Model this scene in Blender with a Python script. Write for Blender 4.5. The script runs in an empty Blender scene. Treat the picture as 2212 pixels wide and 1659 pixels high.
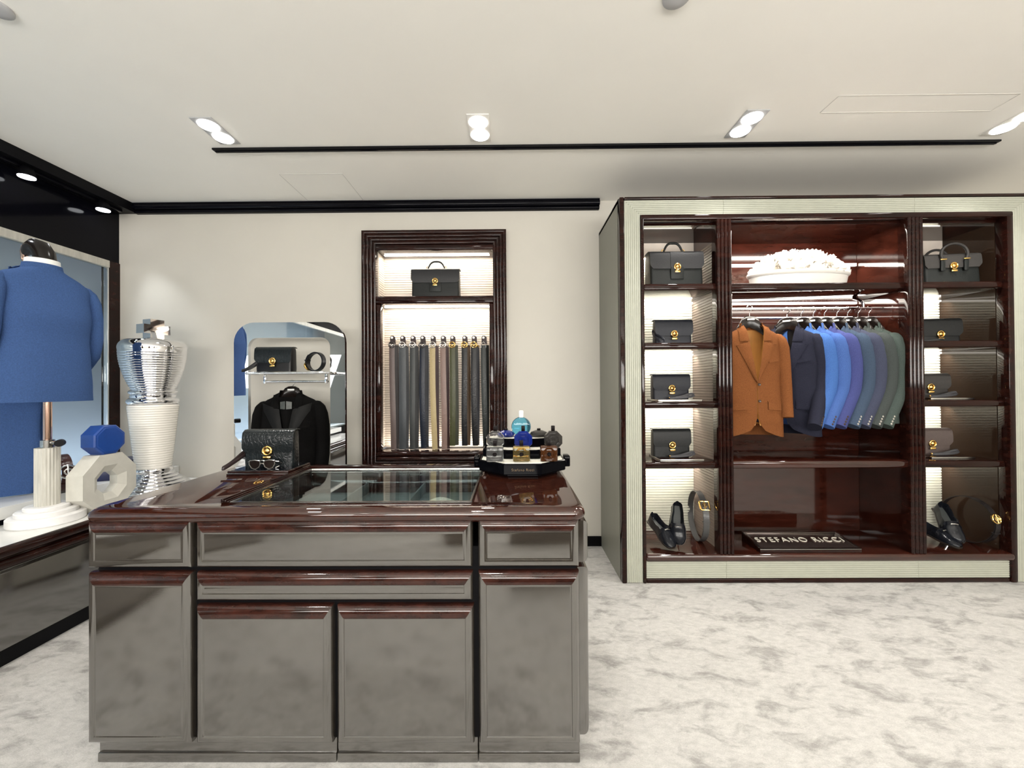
import bpy, bmesh, math, random
from mathutils import Vector, Matrix, noise
random.seed(7)
C = bpy.context.scene.collection
PI = math.pi
R = math.radians
SC = bpy.context.scene

# ------------------------------------------------------------------ camera, world, light, exposure
F = 860.0                                   # focal length in pixels of the 2212 x 1659 frame
EYE = Vector((0, 0, 1.35))
CAM_ROT = (Matrix.Rotation(0.0075, 3, 'Z') @ Matrix.Rotation(PI/2 + 0.0064, 3, 'X') @ Matrix.Rotation(-0.0062, 3, 'Z'))
cd = bpy.data.cameras.new('camera'); cam = bpy.data.objects.new('camera', cd); C.objects.link(cam)
cd.sensor_fit = 'HORIZONTAL'; cd.sensor_width = 36.0; cd.lens = F * 36.0 / 2212.0; cd.clip_start = 0.02; cd.shift_x = 6.4 / 2212.0
cam.matrix_world = Matrix.Translation(EYE) @ CAM_ROT.to_4x4()
SC.camera = cam

w = bpy.data.worlds.new('world'); SC.world = w; w.use_nodes = True
w.node_tree.nodes['Background'].inputs[0].default_value = (0.9, 0.95, 1, 1)
w.node_tree.nodes['Background'].inputs[1].default_value = 0.3

vs = SC.view_settings
vs.view_transform = 'Standard'; vs.look = 'None'; vs.gamma = 1.0; vs.use_curve_mapping = False
vs.exposure = 0.25
SC.display_settings.display_device = 'sRGB'
cy = SC.cycles
cy.use_denoising = True
cy.max_bounces = 10; cy.diffuse_bounces = 5; cy.glossy_bounces = 5; cy.transmission_bounces = 6; cy.transparent_max_bounces = 12
cy.caustics_reflective = True; cy.caustics_refractive = False
cy.sample_clamp_indirect = 30.0; cy.blur_glossy = 0.3

def area(name, loc, direction, sx, sy, power, col=(1, 1, 1), spread=180):
    l = bpy.data.lights.new(name, 'AREA'); l.shape = 'RECTANGLE'; l.size = sx; l.size_y = sy
    l.energy = power; l.color = col; l.spread = R(spread)
    o = bpy.data.objects.new(name, l); C.objects.link(o); o.location = loc
    o.rotation_euler = Vector(direction).to_track_quat('-Z', 'Y').to_euler()
    return o

def spot(name, loc, direction, power, angle=100, blend=0.7, radius=0.05, col=(1, 1, 1)):
    l = bpy.data.lights.new(name, 'SPOT'); l.energy = power; l.spot_size = R(angle); l.spot_blend = blend
    l.shadow_soft_size = radius; l.color = col
    o = bpy.data.objects.new(name, l); C.objects.link(o); o.location = loc
    o.rotation_euler = Vector(direction).to_track_quat('-Z', 'Y').to_euler()
    return o

CEIL = 2.924; BACK = 3.38; LEFT = -3.36; RIGHT = 5.2; REAR = -3.2
WARM = (1.0, 0.93, 0.82); NEUT = (1.0, 0.97, 0.92); COOL = (0.86, 0.92, 1.0)
# added fill lamp behind the camera that lifts walls and ceiling, and the lit street window on the left
area('rear_fill_light', (0.9, REAR + 0.12, 1.95), (0, 1, 0.75), 7.4, 1.5, 540, (1.0, 0.97, 0.92))
area('window_daylight', (-3.7, 0.9, 2.85), (-0.5, 0, -1), 7.0, 0.35, 2, COOL)
area('window_uplight', (-3.62, 0.9, 0.62), (-0.95, 0, 0.10), 7.0, 0.14, 24, COOL)
DOWN = [(-1.80, 2.41), (-0.19, 2.41), (1.42, 2.40), (3.03, 2.40)]
for gx, gp in ((-1.80, 56), (-0.19, 36), (1.42, 66), (3.03, 56)):
    spot('downlight_beam', (gx, 2.41, CEIL - 0.03), (0.05, -0.12, -1), gp, 115, 0.9, 0.06, NEUT)
    spot('downlight_beam', (gx, 0.35, CEIL - 0.03), (0, 0, -1), 42, 130, 0.9, 0.06, NEUT)
    spot('downlight_beam', (gx, -1.7, CEIL - 0.03), (0, 0, -1), 42, 130, 0.9, 0.06, NEUT)
TRACK = [(-3.25, 2.64), (-3.25, 3.14)]
spot('track_beam', (-3.25, 2.64, 2.765), (0.45, 0.0, -1), 26, 60, 0.6, 0.03, (0.92, 0.96, 1))
spot('track_beam', (-3.25, 3.14, 2.765), (0.36, 0.06, -1), 42, 54, 0.8, 0.03, (0.92, 0.96, 1))
spot('track_beam', (-3.25, 2.1, 2.765), (0.4, 0.1, -1), 24, 60, 0.6, 0.03, (0.92, 0.96, 1))

# ------------------------------------------------------------------ pixel helpers (photo pixel -> point on a plane)
def ray(px, py):
    return CAM_ROT @ Vector(((px + 6.4 - 1106) / F, -(py - 829.5) / F, -1))
def at(px, py, Y):
    d = ray(px, py); return EYE + d * (Y / d.y)
def atz(px, py, Z):
    d = ray(px, py); return EYE + d * ((Z - EYE.z) / d.z)
def atx(px, py, X):
    d = ray(px, py); return EYE + d * (X / d.x)

# ------------------------------------------------------------------ materials
MATS = {}
def mat(name, col, rough=0.5, metal=0.0, ior=1.5, var=0.0, scale=8.0, stretch=(1, 1, 1), bump=0.0, bscale=None,
        col2=None, emit=None, power=0.0, coat=0.0, sheen=0.0, detail=4.0, sharp=None, spec=0.5):
    m = bpy.data.materials.new(name); m.use_nodes = True; MATS[name] = m
    nt = m.node_tree; N = nt.nodes; L = nt.links; b = N['Principled BSDF']
    b.inputs['Base Color'].default_value = (*col, 1)
    b.inputs['Roughness'].default_value = rough; b.inputs['Metallic'].default_value = metal
    b.inputs['IOR'].default_value = ior; b.inputs['Coat Weight'].default_value = coat
    b.inputs['Specular IOR Level'].default_value = spec
    b.inputs['Coat Roughness'].default_value = 0.03; b.inputs['Sheen Weight'].default_value = sheen
    if emit:
        b.inputs['Emission Color'].default_value = (*emit, 1); b.inputs['Emission Strength'].default_value = power
    if var or col2 or bump:
        tc = N.new('ShaderNodeTexCoord'); mp = N.new('ShaderNodeMapping'); mp.inputs['Scale'].default_value = stretch
        L.new(tc.outputs['Object'], mp.inputs['Vector'])
        if var or col2:
            nz = N.new('ShaderNodeTexNoise'); nz.inputs['Scale'].default_value = scale; nz.inputs['Detail'].default_value = detail
            nz.inputs['Roughness'].default_value = 0.6
            L.new(mp.outputs[0], nz.inputs['Vector'])
            rp = N.new('ShaderNodeValToRGB')
            a, c = sharp if sharp else (0.3, 0.7)
            rp.color_ramp.elements[0].position = a; rp.color_ramp.elements[1].position = c
            if col2: c0, c1 = col, col2
            else:
                c0 = [max(0, v * (1 - var)) for v in col]; c1 = [min(1, v * (1 + var)) for v in col]
            rp.color_ramp.elements[0].color = (*c0, 1); rp.color_ramp.elements[1].color = (*c1, 1)
            L.new(nz.outputs['Fac'], rp.inputs[0]); L.new(rp.outputs[0], b.inputs['Base Color'])
        if bump:
            n2 = N.new('ShaderNodeTexNoise'); n2.inputs['Scale'].default_value = bscale or scale * 6; n2.inputs['Detail'].default_value = 3
            L.new(mp.outputs[0], n2.inputs['Vector'])
            bp = N.new('ShaderNodeBump'); bp.inputs['Strength'].default_value = bump; bp.inputs['Distance'].default_value = 0.01
            L.new(n2.outputs['Fac'], bp.inputs['Height']); L.new(bp.outputs[0], b.inputs['Normal'])
    return m

def glass_mat(name, tint, gloss=0.0, ior=1.5):
    m = bpy.data.materials.new(name); m.use_nodes = True; MATS[name] = m
    nt = m.node_tree; N = nt.nodes; L = nt.links; N.remove(N['Principled BSDF'])
    t = N.new('ShaderNodeBsdfTransparent'); t.inputs[0].default_value = (*tint, 1)
    g = N.new('ShaderNodeBsdfGlossy'); g.inputs['Roughness'].default_value = gloss
    fr = N.new('ShaderNodeFresnel'); ge = N.new('ShaderNodeNewGeometry'); mi = N.new('ShaderNodeMix')
    mi.inputs['A'].default_value = ior; mi.inputs['B'].default_value = 1 / ior      # the far face of a pane reflects like the near one
    L.new(ge.outputs['Backfacing'], mi.inputs['Factor']); L.new(mi.outputs['Result'], fr.inputs[0])
    mx = N.new('ShaderNodeMixShader'); L.new(fr.outputs[0], mx.inputs[0]); L.new(t.outputs[0], mx.inputs[1]); L.new(g.outputs[0], mx.inputs[2])
    L.new(mx.outputs[0], N['Material Output'].inputs[0])
    return m

M_wall = mat('wall_paint', (0.545, 0.52, 0.465), 0.55, var=0.02, scale=3)
M_ceil = mat('ceiling_paint', (0.90, 0.88, 0.83), 0.6, var=0.01, scale=3)
M_black = mat('black_lacquer', (0.003, 0.003, 0.005), 0.10, spec=0.13)
M_acrylic = mat('black_acrylic', (0.002, 0.002, 0.003), 0.06, spec=0.05)
M_blackmatte = mat('black_satin', (0.0035, 0.0035, 0.0045), 0.4, spec=0.12)
M_wood = mat('mahogany_lacquer', (0.006, 0.0025, 0.0022), 0.06, ior=1.5, col2=(0.026, 0.007, 0.0045), scale=5, stretch=(1, 2.5, 5), detail=8, spec=0.28)
M_woodred = mat('red_mahogany_lacquer', (0.016, 0.004, 0.0025), 0.07, ior=1.75, col2=(0.050, 0.012, 0.007), scale=4, stretch=(1, 2, 5), detail=8)
M_woodback = mat('deep_mahogany', (0.014, 0.0035, 0.002), 0.10, ior=1.42, col2=(0.045, 0.010, 0.006), scale=4, stretch=(1, 2, 5), detail=8)
M_dimrim = mat('mahogany_dim_rim', (0.012, 0.005, 0.004), 0.08, ior=1.5, col2=(0.050, 0.016, 0.011), scale=14, stretch=(1, 2, 2), detail=8)  # front lacquer again, with the weaker reflection of top rims put into its colour
M_front = mat('dark_lacquer_front', (0.024, 0.020, 0.016), 0.10, ior=2.75, col2=(0.044, 0.038, 0.030), scale=2.5, stretch=(1, 1, 6), detail=8, bump=0.012, bscale=120)
M_top = mat('burl_lacquer_top', (0.016, 0.005, 0.0035), 0.03, ior=1.75, col2=(0.050, 0.014, 0.008), scale=55, stretch=(1, 1, 1), detail=8)
M_rib = mat('ribbed_cream', (0.60, 0.60, 0.52), 0.5, var=0.04, scale=20)
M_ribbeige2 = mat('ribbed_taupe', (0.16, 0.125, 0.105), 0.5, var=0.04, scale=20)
M_ribbeige = mat('ribbed_beige', (0.62, 0.55, 0.48), 0.5, var=0.04, scale=20)
M_ribsage = mat('ribbed_sage', (0.43, 0.44, 0.37), 0.5, var=0.04, scale=20)
M_grey = mat('sage_grey_panel', (0.24, 0.24, 0.20), 0.45, var=0.03)
M_chrome = mat('chrome', (0.88, 0.88, 0.90), 0.03, 1.0, var=0.01)
M_mirror = mat('mirror_steel', (0.80, 0.82, 0.86), 0.01, 1.0, var=0.01)
M_gold = mat('gold', (0.95, 0.62, 0.20), 0.16, 1.0, var=0.05, scale=60)
M_copper = mat('rose_gold', (0.75, 0.50, 0.40), 0.12, 1.0, var=0.04)
M_white = mat('white_ceramic', (0.80, 0.78, 0.74), 0.28, var=0.02)
M_marble = mat('white_marble', (0.80, 0.80, 0.78), 0.12, col2=(0.64, 0.64, 0.62), scale=4, detail=8, sharp=(0.45, 0.75))
M_stone = mat('pale_travertine', (0.62, 0.60, 0.54), 0.6, col2=(0.46, 0.45, 0.40), scale=6, stretch=(6, 6, 1), detail=8)
M_whitestone = mat('white_plaster', (0.78, 0.77, 0.76), 0.6, var=0.06, scale=12)
M_led = mat('led_strip', (1, 1, 1), 0.5, emit=(1.0, 0.93, 0.82), power=9.0)
M_lamp = mat('lamp_face', (1, 1, 1), 0.5, emit=(1.0, 0.97, 0.92), power=14.0)
M_tracklamp = mat('track_lamp_face', (1, 1, 1), 0.5, emit=(0.95, 0.97, 1.0), power=10.0)
M_glass = glass_mat('clear_glass', (0.93, 0.97, 0.96))
M_tglass = glass_mat('smoked_glass', (0.84, 0.90, 0.90), ior=1.8)
M_backdrop = mat('window_backdrop', (0.36, 0.41, 0.50), 0.5, var=0.05, scale=1.0)
M_velvet = mat('slate_lining', (0.16, 0.19, 0.19), 0.7, var=0.25, scale=12, stretch=(1, 6, 1))
M_cushion = mat('cream_cushion', (0.82, 0.80, 0.70), 0.7, var=0.03)
M_label = mat('white_tag', (0.85, 0.85, 0.83), 0.4, var=0.02)
M_hanger = mat('dark_hanger_wood', (0.010, 0.007, 0.006), 0.2, var=0.2, spec=0.35)
M_button = mat('horn_button', (0.05, 0.03, 0.02), 0.2, var=0.2)
M_dimgold = mat('dim_gold', (0.20, 0.13, 0.06), 0.5, var=0.05)
M_trim = mat('pewter_trim', (0.45, 0.44, 0.42), 0.2, 1.0, var=0.03)
M_hatch = mat('hatch_edge', (0.62, 0.60, 0.57), 0.6, var=0.02)
M_greytrim = mat('grey_plate', (0.45, 0.45, 0.46), 0.5, var=0.03)

def floor_material():
    m = bpy.data.materials.new('mottled_carpet'); m.use_nodes = True
    nt = m.node_tree; N = nt.nodes; L = nt.links; b = N['Principled BSDF']; b.inputs['Roughness'].default_value = 0.9
    b.inputs['Specular IOR Level'].default_value = 0.15
    tc = N.new('ShaderNodeTexCoord'); mp = N.new('ShaderNodeMapping'); mp.inputs['Rotation'].default_value = (0, 0, 0.5)
    mp.inputs['Scale'].default_value = (1.0, 1.9, 1)
    L.new(tc.outputs['Object'], mp.inputs['Vector'])
    def nz(s, d, r=0.6, dist=0.0):
        n = N.new('ShaderNodeTexNoise'); n.inputs['Scale'].default_value = s; n.inputs['Detail'].default_value = d
        n.inputs['Roughness'].default_value = r; n.inputs['Distortion'].default_value = dist
        L.new(mp.outputs[0], n.inputs['Vector']); return n
    def ramp(n, p0, c0, p1, c1):
        r = N.new('ShaderNodeValToRGB'); e = r.color_ramp.elements
        e[0].position = p0; e[0].color = (*c0, 1); e[1].position = p1; e[1].color = (*c1, 1)
        L.new(n.outputs['Fac'], r.inputs[0]); return r
    a = ramp(nz(5.0, 10, 0.68, 0.5), 0.50, (0.575, 0.562, 0.54), 0.64, (0.36, 0.35, 0.335))
    c = ramp(nz(22, 8, 0.7), 0.35, (0.80, 0.80, 0.80), 0.62, (1, 1, 1))
    g = ramp(nz(170, 2), 0.3, (0.82, 0.82, 0.82), 0.7, (1, 1, 1))
    m1 = N.new('ShaderNodeMixRGB'); m1.blend_type = 'MULTIPLY'; m1.inputs[0].default_value = 1
    L.new(a.outputs[0], m1.inputs[1]); L.new(c.outputs[0], m1.inputs[2])
    m2 = N.new('ShaderNodeMixRGB'); m2.blend_type = 'MULTIPLY'; m2.inputs[0].default_value = 1
    L.new(m1.outputs[0], m2.inputs[1]); L.new(g.outputs[0], m2.inputs[2])
    L.new(m2.outputs[0], b.inputs['Base Color'])
    bp = N.new('ShaderNodeBump'); bp.inputs['Strength'].default_value = 0.25; bp.inputs['Distance'].default_value = 0.006
    L.new(nz(220, 2).outputs['Fac'], bp.inputs['Height']); L.new(bp.outputs[0], b.inputs['Normal'])
    return m
M_floor = floor_material()

def cloth(name, col, var=0.12, scale=260, rough=0.95, bump=0.25, check=None):
    m = mat(name, col, rough, var=var, scale=scale, bump=bump, bscale=scale, spec=0.06)
    return m
def leather(name, col, rough=0.35, bump=0.15):
    return mat(name, [v * 0.6 for v in col], rough, var=0.08, scale=90, bump=bump, bscale=220, spec=0.30)
def croc(name, col, rough=0.22):
    m = mat(name, [v * 0.7 for v in col], rough, var=0.05, scale=60, spec=0.30)
    nt = m.node_tree; N = nt.nodes; L = nt.links; b = N['Principled BSDF']
    tc = N.new('ShaderNodeTexCoord'); mp = N.new('ShaderNodeMapping'); mp.inputs['Scale'].default_value = (62, 62, 48)
    v = N.new('ShaderNodeTexVoronoi'); v.feature = 'DISTANCE_TO_EDGE'; v.inputs['Scale'].default_value = 1
    rp = N.new('ShaderNodeValToRGB'); rp.color_ramp.elements[1].position = 0.15
    L.new(tc.outputs['Object'], mp.inputs[0]); L.new(mp.outputs[0], v.inputs['Vector']); L.new(v.outputs['Distance'], rp.inputs[0])
    bp = N.new('ShaderNodeBump'); bp.inputs['Strength'].default_value = 0.25; bp.inputs['Distance'].default_value = 0.0015
    L.new(rp.outputs[0], bp.inputs['Height']); L.new(bp.outputs[0], b.inputs['Normal'])
    return m

# ------------------------------------------------------------------ object helpers
def empty(name, loc=(0, 0, 0), rotz=0.0):
    o = bpy.data.objects.new(name, None); C.objects.link(o); o.location = loc; o.rotation_euler = (0, 0, rotz); o.empty_display_size = 0.1
    return o
def tag(o, label=None, cat=None, group=None, kind=None):
    if label: o['label'] = label
    if cat: o['category'] = cat
    if group: o['group'] = group
    if kind: o['kind'] = kind
    return o
def thing(name, label, cat, loc=(0, 0, 0), rotz=0.0, group=None):
    return tag(empty(name, loc, rotz), label, cat, group)
def obj(name, bm, m, parent=None, smooth=40, world=False, label=None, kind=None):
    """link a bmesh as one mesh object; world=True when it was built in world coordinates under an unrotated parent"""
    if world and parent is not None:
        off = parent.location.copy()
        if parent.parent: off += parent.parent.location
        bmesh.ops.translate(bm, verts=bm.verts, vec=-off)
    bmesh.ops.recalc_face_normals(bm, faces=bm.faces)
    me = bpy.data.meshes.new(name); bm.to_mesh(me); bm.free()
    if m: me.materials.append(m)
    if smooth:
        me.polygons.foreach_set('use_smooth', [True] * len(me.polygons)); me.set_sharp_from_angle(angle=R(smooth))
    o = bpy.data.objects.new(name, me); C.objects.link(o)
    if parent is not None: o.parent = parent
    if label: o['label'] = label
    if kind: o['kind'] = kind
    return o
def copy_tree(o, parent=None):
    c = o.copy(); C.objects.link(c)
    if parent is not None: c.parent = parent
    for ch in list(o.children): copy_tree(ch, c)
    return c
def struct(name, bm, m, parent=None, world=False):
    o = obj(name, bm, m, parent, world=world)
    o['kind'] = 'structure'
    return o

def BM(): return bmesh.new()
def box(bm, x0, x1, y0, y1, z0, z1, bev=0.0, seg=2):
    r = bmesh.ops.create_cube(bm, size=1.0); vs_ = r['verts']
    bmesh.ops.scale(bm, verts=vs_, vec=(x1 - x0, y1 - y0, z1 - z0))
    bmesh.ops.translate(bm, verts=vs_, vec=((x0 + x1) / 2, (y0 + y1) / 2, (z0 + z1) / 2))
    if bev > 0:
        es = list({e for v in vs_ for e in v.link_edges})
        bmesh.ops.bevel(bm, geom=es, offset=bev, segments=seg, profile=0.5, affect='EDGES', clamp_overlap=True)
    return bm
def nb(*a, **k): return box(BM(), *a, **k)
def loft(bm, rings, close_ring=True, cap0=True, cap1=True, close_loft=False):
    vr = [[bm.verts.new(p) for p in r] for r in rings]
    n = len(vr[0]); m = len(vr)
    for i in range(m if close_loft else m - 1):
        a, b = vr[i], vr[(i + 1) % m]
        for j in range(n if close_ring else n - 1):
            k = (j + 1) % n
            try: bm.faces.new((a[j], a[k], b[k], b[j]))
            except ValueError: pass
    if cap0 and not close_loft: bm.faces.new(vr[0])
    if cap1 and not close_loft: bm.faces.new(vr[-1])
    return bm
def lathe(bm, prof, seg=40, c=(0, 0, 0), cap=True):
    rings = [[(c[0] + r * math.cos(2 * PI * k / seg), c[1] + r * math.sin(2 * PI * k / seg), c[2] + z) for k in range(seg)] for r, z in prof]
    return loft(bm, rings, True, cap, cap)
def tube(bm, pts, r, seg=10, flat=1.0, up=None, caps=True, closed=False):
    """tube along points; r a number or one per point; flat squashes the section along its second axis"""
    pts = [Vector(p) for p in pts]; n = len(pts)
    rr = r if isinstance(r, (list, tuple)) else [r] * n
    rings = []; prev = None
    for i in range(n):
        if closed: t = pts[(i + 1) % n] - pts[i - 1]
        else: t = pts[min(i + 1, n - 1)] - pts[max(i - 1, 0)]
        t.normalize()
        if up is not None: u = Vector(up)
        elif prev is None: u = Vector((0, 0, 1)) if abs(t.z) < 0.9 else Vector((1, 0, 0))
        else: u = prev
        u = (u - t * u.dot(t))
        if u.length < 1e-5: u = t.orthogonal()
        u.normalize(); prev = u; v = t.cross(u)
        ra = rr[i]
        if isinstance(ra, (list, tuple)): a, b = ra
        else: a, b = ra, ra * flat
        rings.append([pts[i] + u * (a * math.cos(2 * PI * k / seg)) + v * (b * math.sin(2 * PI * k / seg)) for k in range(seg)])
    return loft(bm, rings, True, caps, caps, close_loft=closed)
def sheet(bm, P, th):
    """closed slab of thickness th from a grid of points"""
    P = [[Vector(p) for p in row] for row in P]; n, m = len(P), len(P[0])
    Q = []
    for i in range(n):
        row = []
        for j in range(m):
            du = P[min(i + 1, n - 1)][j] - P[max(i - 1, 0)][j]; dv = P[i][min(j + 1, m - 1)] - P[i][max(j - 1, 0)]
            nn = du.cross(dv)
            if nn.length > 1e-9: nn.normalize()
            row.append(P[i][j] + nn * th)
        Q.append(row)
    A = [[bm.verts.new(p) for p in r] for r in P]; B = [[bm.verts.new(p) for p in r] for r in Q]
    def f(*v):
        try: bm.faces.new(v)
        except ValueError: pass
    for i in range(n - 1):
        for j in range(m - 1):
            f(A[i][j], A[i + 1][j], A[i + 1][j + 1], A[i][j + 1]); f(B[i][j], B[i][j + 1], B[i + 1][j + 1], B[i + 1][j])
    for i in range(n - 1):
        f(A[i][0], B[i][0], B[i + 1][0], A[i + 1][0]); f(A[i][-1], A[i + 1][-1], B[i + 1][-1], B[i][-1])
    for j in range(m - 1):
        f(A[0][j], A[0][j + 1], B[0][j + 1], B[0][j]); f(A[-1][j], B[-1][j], B[-1][j + 1], A[-1][j + 1])
    return bm
def prism(bm, poly, axis, a, b):
    """extrude a 2-D polygon along an axis: axis 'x' poly=(y,z), 'y' poly=(x,z), 'z' poly=(x,y)"""
    def p3(p, t):
        return (t, p[0], p[1]) if axis == 'x' else (p[0], t, p[1]) if axis == 'y' else (p[0], p[1], t)
    return loft(bm, [[p3(p, a) for p in poly], [p3(p, b) for p in poly]])
def rrect(x0, x1, y0, y1, r, seg=5):
    pts = []
    for cx, cy_, a0 in ((x1 - r, y1 - r, 0), (x0 + r, y1 - r, 90), (x0 + r, y0 + r, 180), (x1 - r, y0 + r, 270)):
        for k in range(seg + 1):
            a = R(a0 + 90 * k / seg); pts.append((cx + r * math.cos(a), cy_ + r * math.sin(a)))
    return pts
def ribs(bm, o, along, across, out, L, W, pitch, depth):
    """a panel of parallel ribs: ribs run along 'along' for L, repeat along 'across' over W, relief along 'out'"""
    o = Vector(o); along = Vector(along); across = Vector(across); out = Vector(out)
    n = max(1, round(W / pitch)); p = W / n
    prof = []
    for i in range(n):
        prof += [(i * p, 0), (i * p + 0.07 * p, 0), (i * p + 0.16 * p, depth), (i * p + 0.84 * p, depth), (i * p + 0.93 * p, 0)]
    prof += [(W, 0), (W, -depth), (0, -depth)]
    r0 = [o + across * a + out * b for a, b in prof]; r1 = [q + along * L for q in r0]
    return loft(bm, [r0, r1])
def interp(tab, z):
    """tab rows (key, v1, v2..) with descending keys"""
    if z >= tab[0][0]: return tab[0][1:]
    for a, b in zip(tab, tab[1:]):
        if z >= b[0]:
            t = (a[0] - z) / (a[0] - b[0]); t = t * t * (3 - 2 * t) * 0.5 + t * 0.5
            return tuple(x + (y - x) * t for x, y in zip(a[1:], b[1:]))
    return tab[-1][1:]

def hole_plate(bm, axis, lo, hi, u, v):
    """a slab between lo and hi along axis ('x' or 'y') with rectangular hole; u=(u0,h0,h1,u1) v=(v0,g0,g1,v1)"""
    def P(a, b, t): return (t, a, b) if axis == 'x' else (a, t, b)
    fr = {}
    for t in (lo, hi):
        for i in range(4):
            for j in range(4): fr[(t, i, j)] = bm.verts.new(P(u[i], v[j], t))
    for t in (lo, hi):
        for i in range(3):
            for j in range(3):
                if i == 1 and j == 1: continue
                bm.faces.new([fr[(t, i, j)], fr[(t, i + 1, j)], fr[(t, i + 1, j + 1)], fr[(t, i, j + 1)]])
    def side(a, b): bm.faces.new([fr[(lo, *a)], fr[(lo, *b)], fr[(hi, *b)], fr[(hi, *a)]])
    for i in range(3):
        side((i, 0), (i + 1, 0)); side((i, 3), (i + 1, 3)); side((0, i), (0, i + 1)); side((3, i), (3, i + 1))
    side((1, 1), (2, 1)); side((1, 2), (2, 2)); side((1, 1), (1, 2)); side((2, 1), (2, 2))
    return bm

# ------------------------------------------------------------------ room shell
struct('floor', nb(LEFT - 1.0, RIGHT, REAR, BACK + 1.5, -0.05, 0), M_floor)
ceiling = struct('ceiling', nb(LEFT - 1.0, RIGHT, REAR, BACK + 1.5, CEIL, CEIL + 0.05), M_ceil)
NX0, NX1, NZ0, NZ1 = -1.143, -0.146, 0.80, 2.53           # niche hole in the back wall
struct('wall_back', hole_plate(BM(), 'y', BACK, BACK + 0.06, (LEFT - 0.06, NX0, NX1, RIGHT), (0, NZ0, NZ1, CEIL)), M_wall)
struct('wall_right', nb(RIGHT, RIGHT + 0.06, REAR, BACK + 0.3, 0, CEIL), M_wall)
struct('wall_rear', nb(LEFT - 1.0, RIGHT, REAR - 0.06, REAR, 0, CEIL), M_wall)
WY0, WY1, WZ0, WZ1 = -2.4, 3.29, 0.60, 2.42               # street window in the left wall
struct('wall_left', hole_plate(BM(), 'x', LEFT - 0.06, LEFT, (REAR, WY0, WY1, BACK), (0, WZ0, WZ1, CEIL)), M_black)
# cornice along the back wall and the black bulkhead over the window
def cornice(x0, x1):
    prof = [(BACK, CEIL), (BACK - 0.05, CEIL), (BACK - 0.05, CEIL - 0.012)]
    for k in range(7):
        a = R(90 - 180 * k / 6); prof.append((BACK - 0.042 - 0.018 * math.cos(a), CEIL - 0.034 + 0.02 * math.sin(a)))
    for k in range(7):
        a = R(90 - 180 * k / 6); prof.append((BACK - 0.022 - 0.016 * math.cos(a), CEIL - 0.068 + 0.013 * math.sin(a)))
    prof.append((BACK, CEIL - 0.082))
    return prism(BM(), prof, 'x', x0, x1)
struct('trim_1', cornice(-3.2, 0.745), M_black)
struct('trim_2', nb(LEFT, -3.2, REAR, BACK, CEIL - 0.075, CEIL), M_blackmatte)
struct('trim_3', nb(LEFT, -3.352, WY1 - 0.0, BACK, 0.6, WZ1), M_wood)
struct('baseboard_back', nb(0.30 - 3.6, 0.745, BACK - 0.015, BACK, 0, 0.083, 0.003), M_blackmatte)
struct('trim_4', nb(-1.6, 4.2, REAR + 0.02, REAR + 0.09, 0, 0.34), M_wood)  # unseen dark board on the rear wall, added for dark reflections
for k in range(3):     # unseen dark wood piers added on the rear wall for dark reflections
    struct('trim_%d' % (5 + k), nb(-2.2 + 2.5 * k, -1.7 + 2.5 * k, REAR + 0.12, REAR + 0.3, 0, CEIL), M_wood)

# ceiling pieces: access hatches (hairline edges) and round speaker covers
def hatch(pts):
    bm = BM(); P = [atz(x, y, CEIL) for x, y in pts]
    x0, x1 = min(p.x for p in P), max(p.x for p in P); y0, y1 = min(p.y for p in P), max(p.y for p in P)
    t = 0.004
    prof_o = rrect(x0, x1, y0, y1, 0.004, 1); prof_i = rrect(x0 + t, x1 - t, y0 + t, y1 - t, 0.003, 1)
    loft(bm, [[(x, y, CEIL) for x, y in prof_o], [(x, y, CEIL - 0.0015) for x, y in prof_o], [(x, y, CEIL - 0.0015) for x, y in prof_i], [(x, y, CEIL) for x, y in prof_i]], cap0=False, cap1=False)
    return obj('access_hatch', bm, M_hatch, ceiling)
hatch([(602, 376), (740, 376), (668, 432), (785, 432)])
hatch([(1790, 226), (2140, 240), (1900, 205), (2160, 205)])
for px, py, nm in ((1462, -10, 'white disc sensor cover on the ceiling above the middle of the shop'), (-12, 14, 'round pale sensor cover at the ceiling corner above the blue jacket')):
    p = atz(px, py, CEIL)
    t = thing('ceiling_sensor', nm, 'sensor', (p.x, p.y, CEIL))
    obj('cover', lathe(BM(), [(0.055, 0), (0.055, -0.008), (0.045, -0.014), (0.02, -0.015)], 28), M_greytrim, t)
# black slot diffuser
slot = thing('slot_diffuser', 'long black linear slot diffuser running across the white ceiling', 'air vent', (0.6, 2.60, CEIL))
obj('slot_frame', nb(-1.955 - 0.6, 3.165 - 0.6, -0.022, 0.022, -0.012, 0, 0.003), M_blackmatte, slot)
obj('blade', nb(-1.945 - 0.6, 3.155 - 0.6, -0.003, 0.003, -0.017, -0.010), M_black, slot)
# recessed twin downlights
DL = [('twin downlight over the mirror stand, first from the dark window', 0), ('twin downlight above the belt niche', 1),
      ('twin downlight above the tan jacket wardrobe', 2), ('twin downlight at the far end of the black ceiling slot, partly out of view', 3)]
for (lab, k) in DL:
    x, y = DOWN[k]
    t = thing('downlight', 'white ' + lab, 'ceiling light', (x, y, CEIL), 0, 'twin downlights')
    obj('trim_plate', nb(-0.066, 0.066, -0.128, 0.128, -0.006, 0, 0.003), M_greytrim if k in (0, 2) else M_white, t)
    for s in (-1, 1):
        l = obj('lamp', lathe(BM(), [(0.056, -0.006), (0.054, -0.011), (0.03, -0.013), (0.004, -0.013)], 28), M_lamp, t)
        l.location = (0, s * 0.060, 0)
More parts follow.
